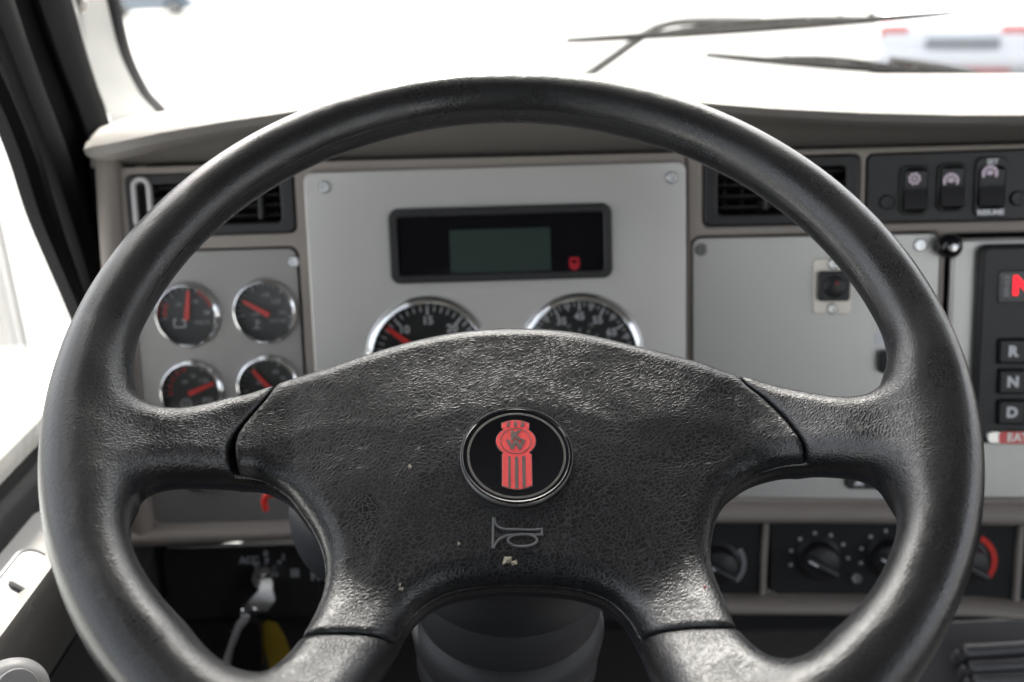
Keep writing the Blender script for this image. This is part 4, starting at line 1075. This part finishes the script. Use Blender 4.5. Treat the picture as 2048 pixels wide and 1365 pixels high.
# ------------------------------------------------------------------ wipers outside the glass
def wiper(label, tip0, tip1, bow, arm_pts, gaps):
    n_ = -.035
    t = thing('wiper', label, 'wiper', WSF.m(*WSF.hit((tip0[0] + tip1[0]) / 2, (tip0[1] + tip1[1]) / 2, n_), n_), 'windshield wipers')
    ti = t.matrix_world.inverted()
    W = lambda x, y, dn=0.0: ti @ WSF.px(x, y, n_ + dn)
    N_ = 24; pts, rr = [], []
    for i in range(N_ + 1):
        s = i / N_; x = tip0[0] + (tip1[0] - tip0[0]) * s; y = tip0[1] + (tip1[1] - tip0[1]) * s + bow * 4 * s * (1 - s)
        pts.append(W(x, y)); rr.append(.0030 + .0024 * math.sin(math.pi * s) ** .6)
    part('rubber_blade', tube(pts, .004, 8, radii=rr), 'rubber', t)
    pts = []
    for i in range(13):
        s = .2 + .6 * i / 12; x = tip0[0] + (tip1[0] - tip0[0]) * s; y = tip0[1] + (tip1[1] - tip0[1]) * s + bow * 4 * s * (1 - s) - 14 * math.sin(math.pi * i / 12)
        pts.append(W(x, y, -.01))
    part('blade_frame', tube(pts, .0035, 8), 'rubber', t)
    for s in gaps:
        x = tip0[0] + (tip1[0] - tip0[0]) * s; y = tip0[1] + (tip1[1] - tip0[1]) * s + bow * 4 * s * (1 - s)
        part('claw', tube([W(x, y + 1), W(x + 2, y - 10, -.01)], .004, 8), 'rubber', t)
    part('wiper_arm', tube(catmull([W(x, y, -.02) for x, y in arm_pts], 5), .006, 8), 'black', t)
    return t
wiper('upper windshield wiper with its arm reaching down behind the wheel rim', (1132, 82), (1912, 26), 3, [(1165, 158), (1230, 112), (1292, 68), (1340, 46), (1420, 42), (1520, 44)], (.22, .3, .42, .55, .62, .7, .78))
wiper('lower windshield wiper resting near the cowl at the right', (1412, 110), (1935, 150), 3, [(2000, 162), (1930, 146), (1860, 132), (1780, 122)], (.3, .4, .48, .56, .64, .72, .8))

# ------------------------------------------------------------------ parked cars outside
def parked_car(label, x, y, rz, paint):
    t = thing('parked_car', label, 'car', Matrix.Translation((x, y, 0)) @ Matrix.Rotation(rz, 4, 'Z'), 'cars parked outside')
    side = [(-2.2, .35), (-2.28, .55), (-2.2, .85), (-2.0, 1.0), (-1.2, 1.06), (-.6, 1.42), (.7, 1.47), (1.5, 1.1), (2.1, .98), (2.25, .8), (2.28, .5), (2.2, .33), (1.75, .30), (1.65, .58), (1.35, .66), (1.05, .58), (.95, .30), (-.95, .28), (-1.05, .58), (-1.35, .66), (-1.65, .58), (-1.75, .30)]
    body = plate([side], -.86, .86, .10, 3); body.transform(Matrix.Rotation(math.pi / 2, 4, 'X'))
    part('body', body, paint, t)
    for wx in (-1.35, 1.35):
        for s in (-1, 1):
            wh = lathe([(0, .10), (.18, .10), (.20, .12), (.30, .12), (.32, .08), (.32, -.10), (0, -.10)], 28); wh.transform(Matrix.Rotation(-s * math.pi / 2, 4, 'X'))
            w_ = part('wheel', wh, 'cartyre', t, T(wx, s * .78, .32))
            rm = lathe([(0, .125), (.05, .13), (.17, .115), (.18, .10)], 24); rm.transform(Matrix.Rotation(-s * math.pi / 2, 4, 'X'))
            part('rim', rm, 'steel', w_)
    for s in (-1, 1):
        gl = plate([[(-1.0, 1.08), (-.52, 1.36), (.05, 1.40), (.05, 1.08)]], -.006, .006); gl.transform(Matrix.Rotation(math.pi / 2, 4, 'X') @ Matrix.Translation((0, 0, s * .862))); part('side_window', gl, 'carglass', t)
        gl = plate([[(.12, 1.08), (.12, 1.40), (.62, 1.40), (1.2, 1.10)]], -.006, .006); gl.transform(Matrix.Rotation(math.pi / 2, 4, 'X') @ Matrix.Translation((0, 0, s * .862))); part('side_window', gl, 'carglass', t)
        part('tail_lamp', box(.10, .34, .17, .03), 'carlamp', t, T(2.20, s * .66, .82))
        part('headlamp', box(.10, .32, .14, .03), 'lightgrey', t, T(-2.20, s * .66, .74))
    rw = box(.02, 1.36, .52, .006); part('rear_window', rw, 'carglass', t, Matrix.Translation((1.13, 0, 1.295)) @ Matrix.Rotation(rad(-65), 4, 'Y'))
    part('reflector', box(.03, 1.3, .06, .01), 'carlamp', t, T(2.28, 0, .40))
    part('bumper', box(.14, 1.66, .20, .05), paint, t, T(2.26, 0, .52))
    return t
d1 = ray(285, 26); k = (0.2 - CAM.z) / d1.z; p = CAM + d1 * k
parked_car('blue grey car parked far off beyond the pillar', p.x, p.y + 1.0, rad(8), 'carblue')
d1 = ray(1925, 90); p = CAM + d1 * (15.5 / d1.y)
wc = parked_car('white car with red tail lamps parked ahead at the right', p.x + .9, p.y + 2.6, rad(-112), 'carwhite')
wc.scale = (1.28, 1.28, 1.28)
part('plate_recess', box(.02, .8, .14, .005), 'carrecess', wc, T(2.285, .1, .70))
